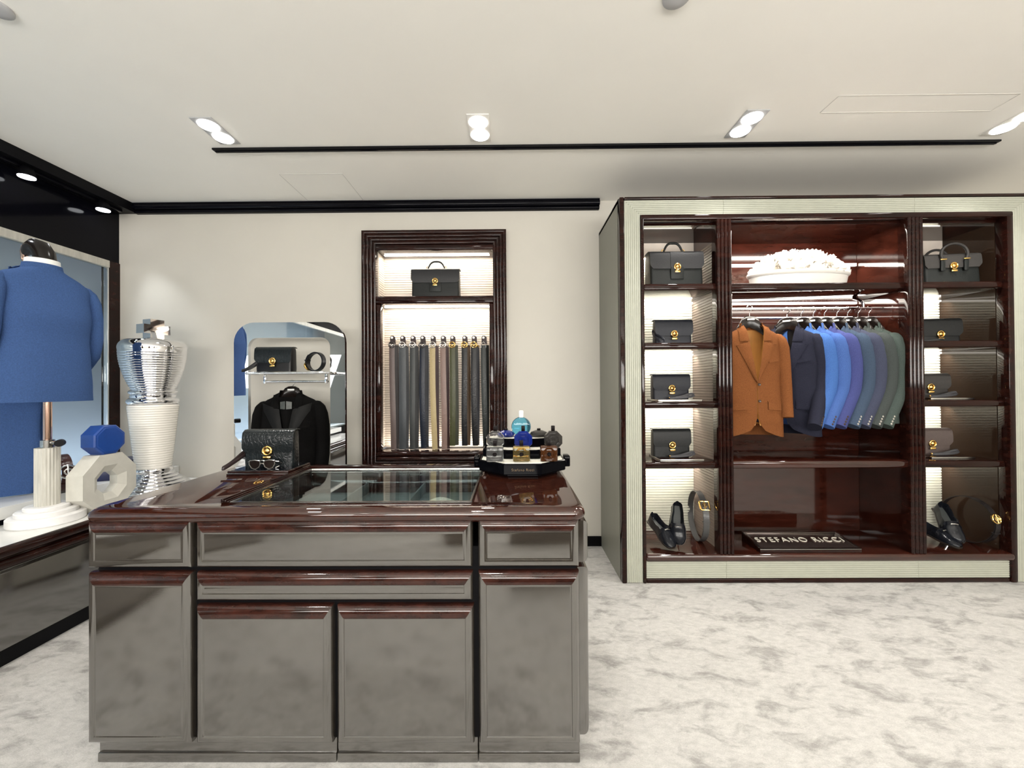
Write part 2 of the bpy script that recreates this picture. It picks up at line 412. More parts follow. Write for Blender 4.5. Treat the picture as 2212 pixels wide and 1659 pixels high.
# track lamps in the bulkhead
rail = thing('lighting_track', 'black lighting track under the bulkhead above the window', 'light track', (-3.27, 1.2, CEIL - 0.075))
obj('rail', nb(-0.018, 0.018, -3.2, 2.1, -0.022, 0, 0.003), M_black, rail)
for k, (x, y) in enumerate(TRACK):
    t = thing('track_spotlight', ['black track spotlight farther out of the corner, above the blue jacket', 'black track spotlight next to the wall corner'][k], 'spotlight', (x, y, CEIL - 0.075), 0, 'track spotlights')
    obj('housing', lathe(BM(), [(0.02, 0.0), (0.03, -0.012), (0.038, -0.03), (0.044, -0.066), (0.044, -0.07)], 24), M_blackmatte, t)
    obj('lamp', lathe(BM(), [(0.043, -0.068), (0.042, -0.076), (0.02, -0.08), (0.003, -0.08)], 24), M_tracklamp, t)

# street window
win = empty('window_1', (LEFT, 0.4, WZ0)); tag(win, kind='structure')
def wp(name, bm, m): o = obj(name, bm, m, win, world=True); return o
wp('head_rail', nb(LEFT - 0.03, LEFT + 0.012, WY0, WY1, 2.362, WZ1, 0.003), M_stone)
wp('jamb_strip', nb(LEFT - 0.03, LEFT + 0.006, WY1 - 0.012, WY1, WZ0, 2.362, 0.002), M_chrome)
for y0, y1 in ((-2.4, -0.52), (-0.5, 1.38), (1.40, 3.275)):
    wp('glass_pane', nb(LEFT - 0.025, LEFT - 0.015, y0, y1, WZ0, 2.362), M_glass)
wp('backdrop', nb(-4.10, -4.06, -2.6, 4.8, 0, CEIL), M_backdrop)
wp('end_panel', nb(-4.06, LEFT - 0.06, 4.76, 4.8, 0, CEIL), M_backdrop)
wp('deck', nb(-4.06, LEFT - 0.06, -2.6, 4.76, 0.5, 0.58), M_whitestone)

# ------------------------------------------------------------------ left display cabinet
XC = -2.45; ZT = 0.59
lc = thing('display_cabinet', 'low dark lacquered display cabinet with white marble top along the window', 'cabinet', (-2.9, 1.6, 0))
def lp(name, bm, m, **k): return obj(name, bm, m, lc, world=True, **k)
lp('carcass', nb(LEFT + 0.01, XC - 0.03, -0.6, BACK - 0.005, 0.09, ZT - 0.03), M_front)
lp('plinth', nb(LEFT + 0.01, XC - 0.045, -0.6, BACK - 0.005, 0, 0.09), M_blackmatte)
for a, b in ((-0.6, 0.9), (0.905, 2.40), (2.405, BACK - 0.005)):
    lp('front_panel', nb(XC - 0.03, XC - 0.008, a, b, 0.095, 0.465, 0.004), M_front)
def bead_edge(z0, z1, x, r):
    prof = [(x - 0.06, z0), (x - 0.0, z0)]
    for k in range(9):
        a = R(-90 + 180 * k / 8); prof.append((x + r * math.cos(a), (z0 + z1) / 2 + (z1 - z0) / 2 * math.sin(a)))
    prof += [(x, z1), (x - 0.06, z1)]
    bm = BM(); loft(bm, [[(p[0], y, p[1]) for p in prof] for y in (-0.6, BACK - 0.005)]); return bm
lp('edge_bead', bead_edge(0.532, ZT, XC - 0.02, 0.03), M_wood)
lp('edge_bead', bead_edge(0.478, 0.526, XC - 0.022, 0.022), M_wood)
lp('marble_top', nb(-2.87, XC - 0.02, -0.6, BACK - 0.005, ZT - 0.02, ZT + 0.0012), M_marble)
lp('shadow_gap', nb(LEFT + 0.02, -2.86, -0.6, BACK - 0.005, ZT - 0.02, ZT + 0.035), M_black)
lp('raised_ledge', nb(LEFT + 0.012, -2.84, -0.6, BACK - 0.005, ZT + 0.035, 0.695, 0.004), M_marble)
ZM = ZT + 0.0012; ZL = 0.695

# ------------------------------------------------------------------ belt niche
nic = thing('belt_niche', 'tall dark wood framed wall niche with bright ribbed back holding belts', 'display niche', (-0.645, BACK, 0.66))
def np_(name, bm, m, **k): return obj(name, bm, m, nic, world=True, **k)
NF = 3.30
def reeded_frame(x0, x1, z0, z1, wdt, yf, yb, n, depth):
    """mitred picture frame with n reeds; outer rectangle given, width inward"""
    prof = []
    for i in range(n):
        for k in range(5):
            t = (i + k / 4) / n
            prof.append((t * wdt, yf + (i * depth) + 0.010 * (1 - math.sin(PI * (0.08 + 0.84 * k / 4)))))
    prof = [(0, yb)] + prof + [(wdt, yb)]
    rings = []
    for ins, y in prof:
        rings.append([(x0 + ins, y, z0 + ins), (x1 - ins, y, z0 + ins), (x1 - ins, y, z1 - ins), (x0 + ins, y, z1 - ins)])
    bm = BM(); loft(bm, rings, cap0=False, cap1=False, close_loft=True); return bm
np_('outer_frame', reeded_frame(-1.251, -0.042, 0.62, 2.662, 0.112, NF, BACK - 0.001, 4, 0.006), M_wood)
np_('shelf', nb(-1.14, -0.148, 3.315, 3.575, 2.05, 2.112, 0.012, 3), M_wood)
np_('head_rail', nb(-1.14, -0.148, 3.32, 3.575, 2.50, 2.545, 0.01, 3), M_wood)
def bar(x0, x1, z0, z1, y0, y1, r=0.012): return nb(x0, x1, y0, y1, z0, z1, r, 3)
np_('inner_jamb', bar(-1.139, -1.100, 0.81, 2.049, 3.325, 3.40), M_wood)
np_('inner_jamb', bar(-0.187, -0.149, 0.81, 2.049, 3.325, 3.40), M_wood)
np_('sill', bar(-1.139, -0.149, 0.735, 0.772, 3.30, 3.40, 0.017), M_wood)
np_('sill', bar(-1.139, -0.149, 0.774, 0.812, 3.31, 3.575, 0.017), M_wood)
np_('back_panel', ribs(BM(), (NX0, 3.56, 0.812), (1, 0, 0), (0, 0, 1), (0, -1, 0), NX1 - NX0, 1.70, 0.0205, 0.008), M_ribbeige, kind='stuff')
for x, s in ((NX0 + 0.002, 1), (NX1 - 0.002, -1)):
    np_('side_panel', ribs(BM(), (x, 3.40, 0.812), (0, 1, 0), (0, 0, 1), (s, 0, 0), 0.16, 1.70, 0.0205, 0.004), M_ribbeige, kind='stuff')
for z in (2.496, 2.046):
    np_('led_strip', nb(-1.10, -0.19, 3.43, 3.455, z - 0.006, z, 0), M_led)
    area('niche_led', (-0.645, 3.45, z - 0.012), (0, 0.25, -1), 0.9, 0.05, 5, WARM)
area('niche_led', (-0.645, 3.50, 0.822), (0, 0.15, 1), 0.9, 0.03, 2.5, WARM)

# ------------------------------------------------------------------ wardrobe cabinet on the right
WF = 2.74; WB = 3.17
wc = thing('wardrobe_cabinet', 'large open wardrobe cabinet with cream ribbed frame and dark red wood interior', 'cabinet', (2.16, 3.06, 0))
def cp(name, bm, m, **k): return obj(name, bm, m, wc, world=True, **k)
X0, X1 = 0.745, 3.585
cp('side_wall', nb(X0, X0 + 0.02, WF + 0.03, BACK - 0.004, 0.0, 2.64), M_grey)
cp('side_wall', nb(X1 - 0.02, X1, WF + 0.03, BACK - 0.004, 0.0, 2.64), M_grey)
cp('roof_panel', nb(X0, X1, WF + 0.02, BACK - 0.004, 2.622, 2.647), M_wood)
cp('back_board', nb(X0 + 0.02, X1 - 0.02, WB + 0.03, WB + 0.05, 0.03, 2.62), M_wood)
# mitred outer frame: dark edge, ribbed boards, dark inner trim
cp('outer_edge', nb(X0, X0 + 0.032, WF - 0.012, WF + 0.05, 0, 2.647, 0.008), M_wood)
cp('outer_edge', nb(X1 - 0.032, X1, WF - 0.012, WF + 0.05, 0, 2.647, 0.008), M_wood)
cp('outer_edge', nb(X0 + 0.033, X1 - 0.033, WF - 0.012, WF + 0.05, 2.628, 2.647, 0.006), M_wood)
def mitre_ribs(xo, xi, zt_o, zt_i, s):
    """vertical rib board whose top is cut at 45 degrees"""
    n = 8; bm = BM(); wd = abs(xi - xo); p = wd / n; prof = []
    for i in range(n): prof += [(i * p, 0), (i * p + 0.16 * p, 0.004), (i * p + 0.84 * p, 0.004)]
    prof += [(wd, 0), (wd, -0.02), (0, -0.02)]
    lo = [(xo + s * a, WF - b, 0.004) for a, b in prof]; hi = [(xo + s * a, WF - b, zt_o + (zt_i - zt_o) * a / wd) for a, b in prof]
    loft(bm, [lo, hi]); return bm
cp('ribbed_board', mitre_ribs(X0 + 0.033, 0.887, 2.626, 2.524, 1), M_ribsage, kind='stuff')
cp('ribbed_board', mitre_ribs(X1 - 0.033, 3.421, 2.626, 2.524, -1), M_ribsage, kind='stuff')
def top_ribs(xa, xb, la, lb):
    n = 8; bm = BM(); p = 0.102 / n; prof = []
    for i in range(n): prof += [(i * p, 0), (i * p + 0.16 * p, 0.004), (i * p + 0.84 * p, 0.004)]
    prof += [(0.102, 0), (0.102, -0.02), (0, -0.02)]
    loft(bm, [[(xa - la * a, WF - b, 2.524 + a) for a, b in prof], [(xb + lb * a, WF - b, 2.524 + a) for a, b in prof]]); return bm
cp('ribbed_board', top_ribs(0.888, 1.457, 1.07, 0), M_ribsage, kind='stuff')
cp('ribbed_board', top_ribs(1.4585, 2.76, 0, 0), M_ribsage, kind='stuff')
cp('ribbed_board', top_ribs(2.7615, 3.42, 0, 1.28), M_ribsage, kind='stuff')
for a, b in ((0.912, 1.457), (1.4585, 2.76), (2.7615, 3.374)):
    cp('ribbed_board', ribs(BM(), (a, WF + 0.004, 0.03), (1, 0, 0), (0, 0, 1), (0, -1, 0), b - a, 0.116, 0.0145, 0.004), M_ribsage, kind='stuff')
cp('bottom_edge', nb(0.912, 3.374, WF - 0.006, WF + 0.04, 0, 0.028, 0.006), M_wood)
cp('inner_trim', nb(0.888, 0.911, WF - 0.014, WF + 0.06, 0, 2.50, 0.008), M_wood)
cp('inner_trim', nb(3.375, 3.420, WF - 0.014, WF + 0.06, 0, 2.50, 0.010), M_wood)
cp('inner_trim', nb(0.888, 3.420, WF - 0.014, WF + 0.05, 2.486, 2.524, 0.010), M_wood)
cp('inner_top', nb(0.90, 3.40, WF + 0.05, WB + 0.03, 2.47, 2.50), M_wood)
cp('base_slab', nb(0.905, 3.40, WF - 0.02, WB + 0.03, 0.147, 0.200, 0.020, 3), M_woodred)
PX = [(1.408, 1.510), (2.705, 2.810)]
def fluted(x0, x1, z0, z1):
    n = 4; p = (x1 - x0) / n; prof = []
    for i in range(n):
        for k in range(6):
            a = R(180 - 180 * (k + 0.3) / 5.6); prof.append((x0 + p * (i + 0.5) + p * 0.5 * math.cos(a), WF - 0.002 - 0.014 * math.sin(a)))
    prof += [(x1, WF + 0.02), (x1, WF + 0.06), (x0, WF + 0.06), (x0, WF + 0.02)]
    bm = BM(); loft(bm, [[(a, b, z) for a, b in prof] for z in (z0, z1)]); return bm
for a, b in PX:
    cp('fluted_post', fluted(a, b, 0.200, 2.486), M_wood)
    cp('partition', nb(a + 0.028, b - 0.028, WF + 0.06, WB + 0.03, 0.2, 2.47), M_woodred)
COLS = [(0.912, 1.435), (2.783, 3.375)]
SHELF = [2.054, 1.646, 1.238, 0.822]
for ci, (a, b) in enumerate(COLS):
    cp('ribbed_back', ribs(BM(), (a - 0.01, WB, 0.20), (1, 0, 0), (0, 0, 1), (0, -1, 0), b - a + 0.01, 2.27, 0.0205, 0.008), M_rib, kind='stuff')
    for z in SHELF:
        cp('shelf', nb(a + 0.001, b - 0.001, WF + 0.012, WB - 0.006, z - 0.045, z, 0.010, 3), M_wood)
# ribbed lining on the partition wall of the left bay; dark glossy lining on the end wall of the right bay
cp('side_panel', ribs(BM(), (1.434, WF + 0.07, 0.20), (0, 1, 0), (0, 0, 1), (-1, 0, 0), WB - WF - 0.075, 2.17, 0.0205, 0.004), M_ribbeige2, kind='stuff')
M_sidegloss = mat('brown_gloss_lining', (0.028, 0.016, 0.010), 0.05, ior=1.33, var=0.1, scale=60, stretch=(1, 1, 6))
cp('side_panel', nb(3.376, 3.392, WF + 0.06, WB + 0.02, 0.2, 2.47), M_sidegloss)
cp('side_panel', nb(0.893, 0.909, WF + 0.06, WB + 0.02, 0.2, 2.47), M_ribbeige)
# middle bay
MX0, MX1 = 1.484, 2.731
cp('bay_back', nb(MX0, MX1, WB - 0.005, WB + 0.02, 0.2, 0.80), M_woodred)
cp('bay_back', nb(MX0, MX1, WB - 0.005, WB + 0.02, 0.803, 2.47), M_woodback)
cp('shelf', nb(MX0, MX1, WF + 0.012, WB - 0.006, 2.004, 2.054, 0.010, 3), M_wood)
cp('drawer_shelf', nb(MX0, MX1, WF + 0.006, WB - 0.006, 0.775, 0.830, 0.018, 3), M_woodred)
for z, hh in ((2.285, 0.020), (1.985, 0.016)):
    cp('led_strip', nb(MX0 + 0.01, MX1 - 0.01, WB - 0.018, WB - 0.006, z, z + hh), M_led)
area('bay_led', (2.1, WB - 0.05, 2.28), (0, -0.5, -0.8), 1.2, 0.03, 5, WARM)
area('bay_led', (2.1, WB - 0.10, 1.99), (0, -0.2, -1), 1.2, 0.06, 4, WARM)
area('bay_led', (2.05, 2.83, 2.462), (0, 0.30, -1), 1.0, 0.04, 11, WARM)
area('bay_led', (2.1, 2.80, 1.995), (0, 0.1, -1), 1.15, 0.04, 5, WARM)
for ci, (a, b) in enumerate(COLS):
    tops = [2.36, 2.007, 1.599, 1.191, 0.775]
    for k, z in enumerate(tops):
        cp('led_strip', nb(a + 0.01, b - 0.01, WB - 0.030, WB - 0.012, z - 0.012, z - 0.001), M_led)
        area('shelf_led', ((a + b) / 2, WB - 0.075, z - 0.016), (0, 0.35, -1), b - a - 0.03, 0.04, 2.1, WARM, 150)
        if k == 0:
            cp('light_valance', nb(a, b, WB - 0.036, WB - 0.031, 2.36 - 0.004, 2.47), M_ribbeige)
# hanging rods
rod = cp('hanging_rod', nb(MX0, MX1, 2.945, 2.975, 1.905, 1.920, 0.004), M_chrome)
cp('hanging_rod', tube(BM(), [(MX0, 3.05, 1.86), (MX1, 3.05, 1.86)], 0.008, 10), M_chrome)
for x in (1.60, 2.60):
    cp('rod_bracket', tube(BM(), [(x, 2.96, 1.915), (x, 2.96, 1.95), (x, 3.0, 1.985), (x, 3.04, 2.004)], 0.010, 8), M_chrome)
ZBASE = 0.200

# ------------------------------------------------------------------ front counter
TOPZ = 0.92
ct = thing('display_counter', 'dark brown lacquered display counter with glass topped tray in the foreground', 'counter', (-0.648, 1.81, 0))
def kp(name, bm, m, parent=None, **k): return obj(name, bm, m, parent or ct, world=True, **k)
CX0, CX1, CY0, CY1 = -1.541, 0.262, 1.405, 2.215
kp('carcass', nb(CX0 + 0.035, CX1 - 0.035, CY0 + 0.035, CY1 - 0.03, 0.09, 0.775), M_blackmatte)
for a, b in ((-1.507, -0.640), (-0.638, -0.130), (-0.128, 0.236)):
    kp('kick_board', nb(a, b, 1.442, CY1 - 0.05, 0.0, 0.088, 0.006), M_front)
    kp('kick_edge', nb(a, b, 1.436, 1.446, 0.0, 0.034, 0.004), M_front)
def framed_panel(x0, x1, z0, z1, yf, rim=0.030, dep=0.035, ax='y', sgn=-1, tb=1.0):
    """lacquered front with a rounded raised rim round a flat field; faces -Y (ax 'y') or +-X (ax 'x')"""
    prof = [(0.0, -dep), (0.0, -0.022)]
    for k in range(1, 9):
        a = R(11.25 * k); prof.append((0.022 * (1 - math.cos(a)), -0.022 + 0.022 * math.sin(a)))
    prof += [(rim * 0.80, 0.0), (rim * 0.95, -0.0015), (rim, -0.004), (rim * 1.10, -0.0045), (rim * 1.16, -0.0040)]
    rings = []
    for ins, h in prof:
        it = ins * tb
        pts = [(x0 + ins, z0 + ins), (x1 - ins, z0 + ins), (x1 - ins, z1 - it), (x0 + ins, z1 - it)]
        rings.append([(p[0], yf + sgn * h, p[1]) if ax == 'y' else (yf + sgn * h, p[0], p[1]) for p in pts])
    bm, mo = BM(), BM()
    A = [[bm.verts.new(p) for p in r_] for r_ in rings]; B = [[mo.verts.new(r_[2]), mo.verts.new(r_[3])] for r_ in rings[:-3]]
    for i in range(len(rings) - 1):
        for j in range(4):
            if j == 2 and i < len(B) - 1: mo.faces.new((B[i][0], B[i][1], B[i + 1][1], B[i + 1][0]))
            else: bm.faces.new((A[i][j], A[i][(j + 1) % 4], A[i + 1][(j + 1) % 4], A[i + 1][j]))
    bm.faces.new(A[-1]); return bm, mo
S = 1.41 / F
def cx(px): return (px - 1106) * S
def cz(py): return 1.35 - (py - 835) * S
def sub(o, mo):
    bmesh.ops.translate(mo, verts=mo.verts, vec=-ct.location); obj('dim_top_rim', mo, M_dimrim, o)  # top rim strip, coloured duller in place of its weaker reflection
fronts = [('drawer', 178, 405, 1121, 1226), ('drawer', 415, 1018, 1121, 1226), ('drawer', 1030, 1249, 1121, 1226), ('drawer', 415, 1018, 1236, 1298),
          ('door', 178, 405, 1236, 1606), ('door', 1030, 1249, 1236, 1606), ('door', 415, 713, 1308, 1606), ('door', 722, 1020, 1308, 1606)]
for nm, a, b, c, d in fronts:
    bm, mo = framed_panel(cx(a), cx(b), cz(d), cz(c), 1.408, tb=1.5)
    sub(kp(nm, bm, M_front), mo)
for z0, z1 in ((0.09, 0.695), (0.712, 0.862)):
    for y0, y1 in ((1.45, 1.80), (1.815, 2.17)):
        for xx, sg in ((CX1 + 0.012, 1), (CX0 + 0.008, -1)):
            bm, mo = framed_panel(y0, y1, z0, z1, xx, ax='x', sgn=sg, dep=0.05)
            sub(kp('side_door', bm, M_front), mo)
kp('back_panel', nb(CX0 + 0.04, CX1 - 0.04, CY1 - 0.03, CY1 - 0.01, 0.09, 0.86, 0.004), M_front)
# worktop: one loft from the rounded nose over the top and down into the glazed well
GX0, GX1, GY0, GY1 = -1.062, -0.155, 1.488, 2.095
rings = []
def rr(ins, z, r=0.03): return [(x, y, z) for x, y in rrect(CX0 + ins, CX1 - ins, CY0 + ins, CY1 - ins, r, 6)]
for k in range(11):
    a = R(-90 + 180 * k / 10); rings.append(rr(0.028 * (1 - math.cos(a)), 0.866 + 0.027 + 0.027 * math.sin(a), 0.05))
def rin(e, z): return [(x, y, z) for x, y in rrect(GX0 - e, GX1 + e, GY0 - e, GY1 + e, 0.004, 6)]
rings.append(rin(0.003, TOPZ)); rings.append(rin(0, TOPZ - 0.003)); rings.append(rin(0, 0.79)); 
bm = BM(); loft(bm, rings, cap0=False, cap1=True)
kp('worktop', bm, M_top, smooth=50)
kp('case_lining', nb(GX0 + 0.001, GX1 - 0.001, GY0 + 0.001, GY1 - 0.001, 0.7905, 0.797), M_velvet)
for x in (-0.76, -0.46):
    kp('case_divider', nb(x - 0.004, x + 0.004, GY0 + 0.002, GY1 - 0.002, 0.797, 0.85), M_velvet)
kp('glass_lid', nb(GX0 + 0.002, GX1 - 0.002, GY0 + 0.002, GY1 - 0.002, TOPZ - 0.006, TOPZ), M_tglass)
t_ = 0.006
kp('chrome_bead', loft(BM(), [rin(0.001, TOPZ + 0.0005), rin(0.001, TOPZ + 0.004), rin(-t_, TOPZ + 0.004), rin(-t_, TOPZ + 0.0005)], cap0=False, cap1=False, close_loft=True), M_trim)
kp('raised_rim', nb(GX0 - 0.012, GX1 + 0.012, GY1 + 0.008, GY1 + 0.052, TOPZ, TOPZ + 0.016, 0.006, 3), M_wood)
for k in range(3):
    kp('raised_rim', nb(GX0 - 0.030 - 0.0 + 0.010 * k - 0.004, GX0 - 0.024 + 0.010 * k, GY0 + 0.0, GY1 + 0.006, TOPZ, TOPZ + 0.006 + 0.004 * (2 - k), 0.002), M_wood)
# cushions in the glazed well
def mound(bm, a, b, h, n=20, m=14):
    rings = []
    for i in range(n + 1):
        u = -1 + 2 * i / n
        prof = math.sqrt(max(0.0, 1 - abs(u) ** 2.4)); y = b * max(prof, 0.02); z = h * max(prof, 0.02) * (0.72 + 0.28 * math.cos(2.6 * (u + 0.35)))
        rings.append([(a * u, -y + 2 * y * j / m, z * math.sin(PI * j / m) ** 0.7) for j in range(m + 1)])
    return loft(bm, rings, True, True, True)
for x, y, s, lab in ((-0.30, 1.80, 1.0, 'cream display cushion under the counter glass near the perfume stand'), (-0.93, 1.60, 0.9, 'cream display cushion under the counter glass near the front left corner of the lid')):
    t = thing('display_cushion', lab, 'cushion', (x, y, 0.797), 0, 'cushions under the counter glass')
    obj('pad', mound(BM(), 0.115 * s, 0.075, 0.055), M_cushion, t)
    obj('piping', tube(BM(), [(0.113 * s * math.cos(2 * PI * k / 28), 0.074 * math.sin(2 * PI * k / 28), 0.004) for k in range(28)], 0.004, 6, closed=True), M_whitestone, t)

# unseen bench added behind the camera to darken the drawer reflections
t = thing('added_dark_bench', 'unseen low dark bench added to darken the reflection in the right counter drawers', 'bench', (0.55, -0.62, 0))
obj('seat', nb(-0.80, 0.80, -0.28, 0.28, 0.46, 0.58, 0.03, 3), M_wood, t)
obj('apron', nb(-0.76, 0.76, -0.25, 0.25, 0.06, 0.46, 0.005), M_wood, t)
for s in (-1, 1):
    for u in (-1, 1): obj('foot', nb(s * 0.70 - 0.03, s * 0.70 + 0.03, u * 0.2 - 0.03, u * 0.2 + 0.03, 0, 0.06, 0.004), M_blackmatte, t)

# ------------------------------------------------------------------ goods: generic builders
def clasp(parent, y, z, r=0.022, m=None, big=True):
    """eight-sided ring lock with a centre boss and a bar below; faces -Y"""
    m = m or M_gold
    ring = []
    for k in range(16):
        a = 2 * PI * k / 16; ring.append((r * math.cos(a), y, z + r * math.sin(a)))
    c = obj('clasp', tube(BM(), ring, r * 0.26, 8, closed=True), m, parent, label='round gold lock')
    obj('boss', lathe_y(BM(), [(r * 0.62, 0.0), (r * 0.58, -0.004), (r * 0.3, -0.008), (0.001, -0.009)], (0, y, z)), m, c)
    obj('lock_bar', box(BM(), -r * 0.9, r * 0.9, y - 0.006, y + 0.002, z - r * 2.0, z - r * 1.3, 0.003, 2), m, c)
    return c
def lathe_y(bm, prof, c, seg=20):
    rings = [[(c[0] + r * math.cos(2 * PI * k / seg), c[1] + d, c[2] + r * math.sin(2 * PI * k / seg)) for k in range(seg)] for r, d in prof]
    return loft(bm, rings)

def bag(label, loc, wd, h, d, m, rotz=0.0, flap=0.58, handle=None, strap=None, group=None, name='clutch_bag', cat='bag', flapm=None, gold=None, centre=False, taper=0.85, strapm=None):
    t = thing(name, label, cat, loc, rotz, group)
    # body: tapered rounded box
    rings = []
    for k in range(9):
        s = k / 8; z = h * s
        dd = d * (1 - (1 - taper) * s) * (0.97 if k in (0, 8) else 1); ww = wd * (0.985 if k in (0, 8) else 1.0)
        rings.append([(x, y, z if k < 8 else h * 0.995) for x, y in rrect(-ww / 2, ww / 2, -dd / 2, dd / 2, min(0.018, dd * 0.3), 4)])
    obj('body', loft(BM(), rings), m, t)
    # flap draped over the top and down the front, chamfered lower corners
    n, mm = 16, 18; P = []
    dt = d * taper / 2
    path = [(dt * 0.9, h + 0.002), (dt * 0.4, h + 0.006), (0, h + 0.007), (-dt * 0.6, h + 0.006), (-dt - 0.004, h - 0.006)]
    zl = h * (1 - flap)
    for k in range(1, 12):
        s = k / 11; z = (h - 0.006) + (zl - h + 0.006) * s
        yy = -(d / 2) * (1 - (1 - taper) * z / h) - 0.005 - 0.004 * math.sin(PI * s)
        path.append((yy, z))
    ch = 0.22 * flap * h
    for y, z in path:
        cut = max(0.0, ch - (z - zl)) if z < h * 0.8 else 0
        hw = wd / 2 + 0.004 - cut * 0.8
        P.append([(-hw + 2 * hw * j / mm, y, z) for j in range(mm + 1)])
    obj('flap', sheet(BM(), P, 0.004), flapm or m, t, smooth=50)
    yf = -d / 2 * (1 - (1 - taper) * (zl / h)) - 0.012
    clasp(t, yf - 0.002, zl + 0.012, min(0.021, wd * 0.085), gold)
    if centre:   # centre strap over the flap
        P = []
        for y, z in path[4:]: P.append([(-wd * 0.125 + wd * 0.25 * j / 4, y - 0.005, z + 0.001) for j in range(5)])
        obj('centre_band', sheet(BM(), P, 0.002), flapm or m, t)
        box_ = box(BM(), -wd * 0.125, wd * 0.125, -d / 2 - 0.004, -d / 2 + 0.004, h * 0.2, h * 0.55, 0.004)
        obj('tongue', box_, m, t)
    if handle == 'top':
        pts = []
        hw, hh = wd * 0.19, h * 0.30
        for k in range(17):
            u = -1 + 2 * k / 16; pts.append((hw * u, 0, h + 0.006 + hh * (1 - abs(u) ** 3.2)))
        hd = obj('handle', tube(BM(), pts, [0.007 + 0.003 * (1 - abs(-1 + k / 8)) for k in range(17)], 10), m, t)
        for s in (-1, 1):
            obj('handle_ring', tube(BM(), [(s * hw + 0.012 * math.cos(2 * PI * k / 12), 0, h + 0.02 + 0.014 * math.sin(2 * PI * k / 12)) for k in range(12)], 0.0035, 6, closed=True), M_gold, hd)
    if handle == 'rings':
        for yy, sc in ((-d * 0.47, 1.0), (d * 0.36, 0.95)):
            pts = []
            for k in range(25):
                a = R(-28 + 236 * k / 24); pts.append((wd * 0.24 * sc * math.cos(a), yy - 0.012 * (1 if yy < 0 else -1), h * 0.98 + h * 0.33 * math.sin(a)))
            hd = obj('handle', tube(BM(), pts, 0.009, 10), flapm or m, t)
            for s in (-1, 1):
                obj('handle_tab', box(BM(), s * wd * 0.21 - 0.014, s * wd * 0.21 + 0.014, yy - 0.018, yy - 0.006, h * 0.45, h * 0.80, 0.004) if yy < 0 else box(BM(), s * wd * 0.21 - 0.012, s * wd * 0.21 + 0.012, yy + 0.006, yy + 0.016, h * 0.55, h * 0.85, 0.004), m, hd)
                if yy < 0:
                    obj('buckle', box(BM(), s * wd * 0.21 - 0.020, s * wd * 0.21 + 0.020, yy - 0.023, yy - 0.017, h * 0.80, h * 0.835, 0.002), M_gold, hd)
    if strap:
        pts = [Vector(p) for p in strap]
        # smooth the control polygon
        for _ in range(2):
            q = [pts[0]]
            for a, b in zip(pts, pts[1:]): q += [a * 0.75 + b * 0.25, a * 0.25 + b * 0.75]
            q.append(pts[-1]); pts = q
        sp = obj('wrist_strap', tube(BM(), pts, 0.0085, 8, flat=0.30, up=(0, 0.25, 1)), strapm or m, t)
        a = pts[0]; b = pts[1]
        obj('strap_clip', tube(BM(), [a - (b - a) * 1.2, a + (b - a) * 1.2], 0.0075, 8), M_gold, sp)
    return t

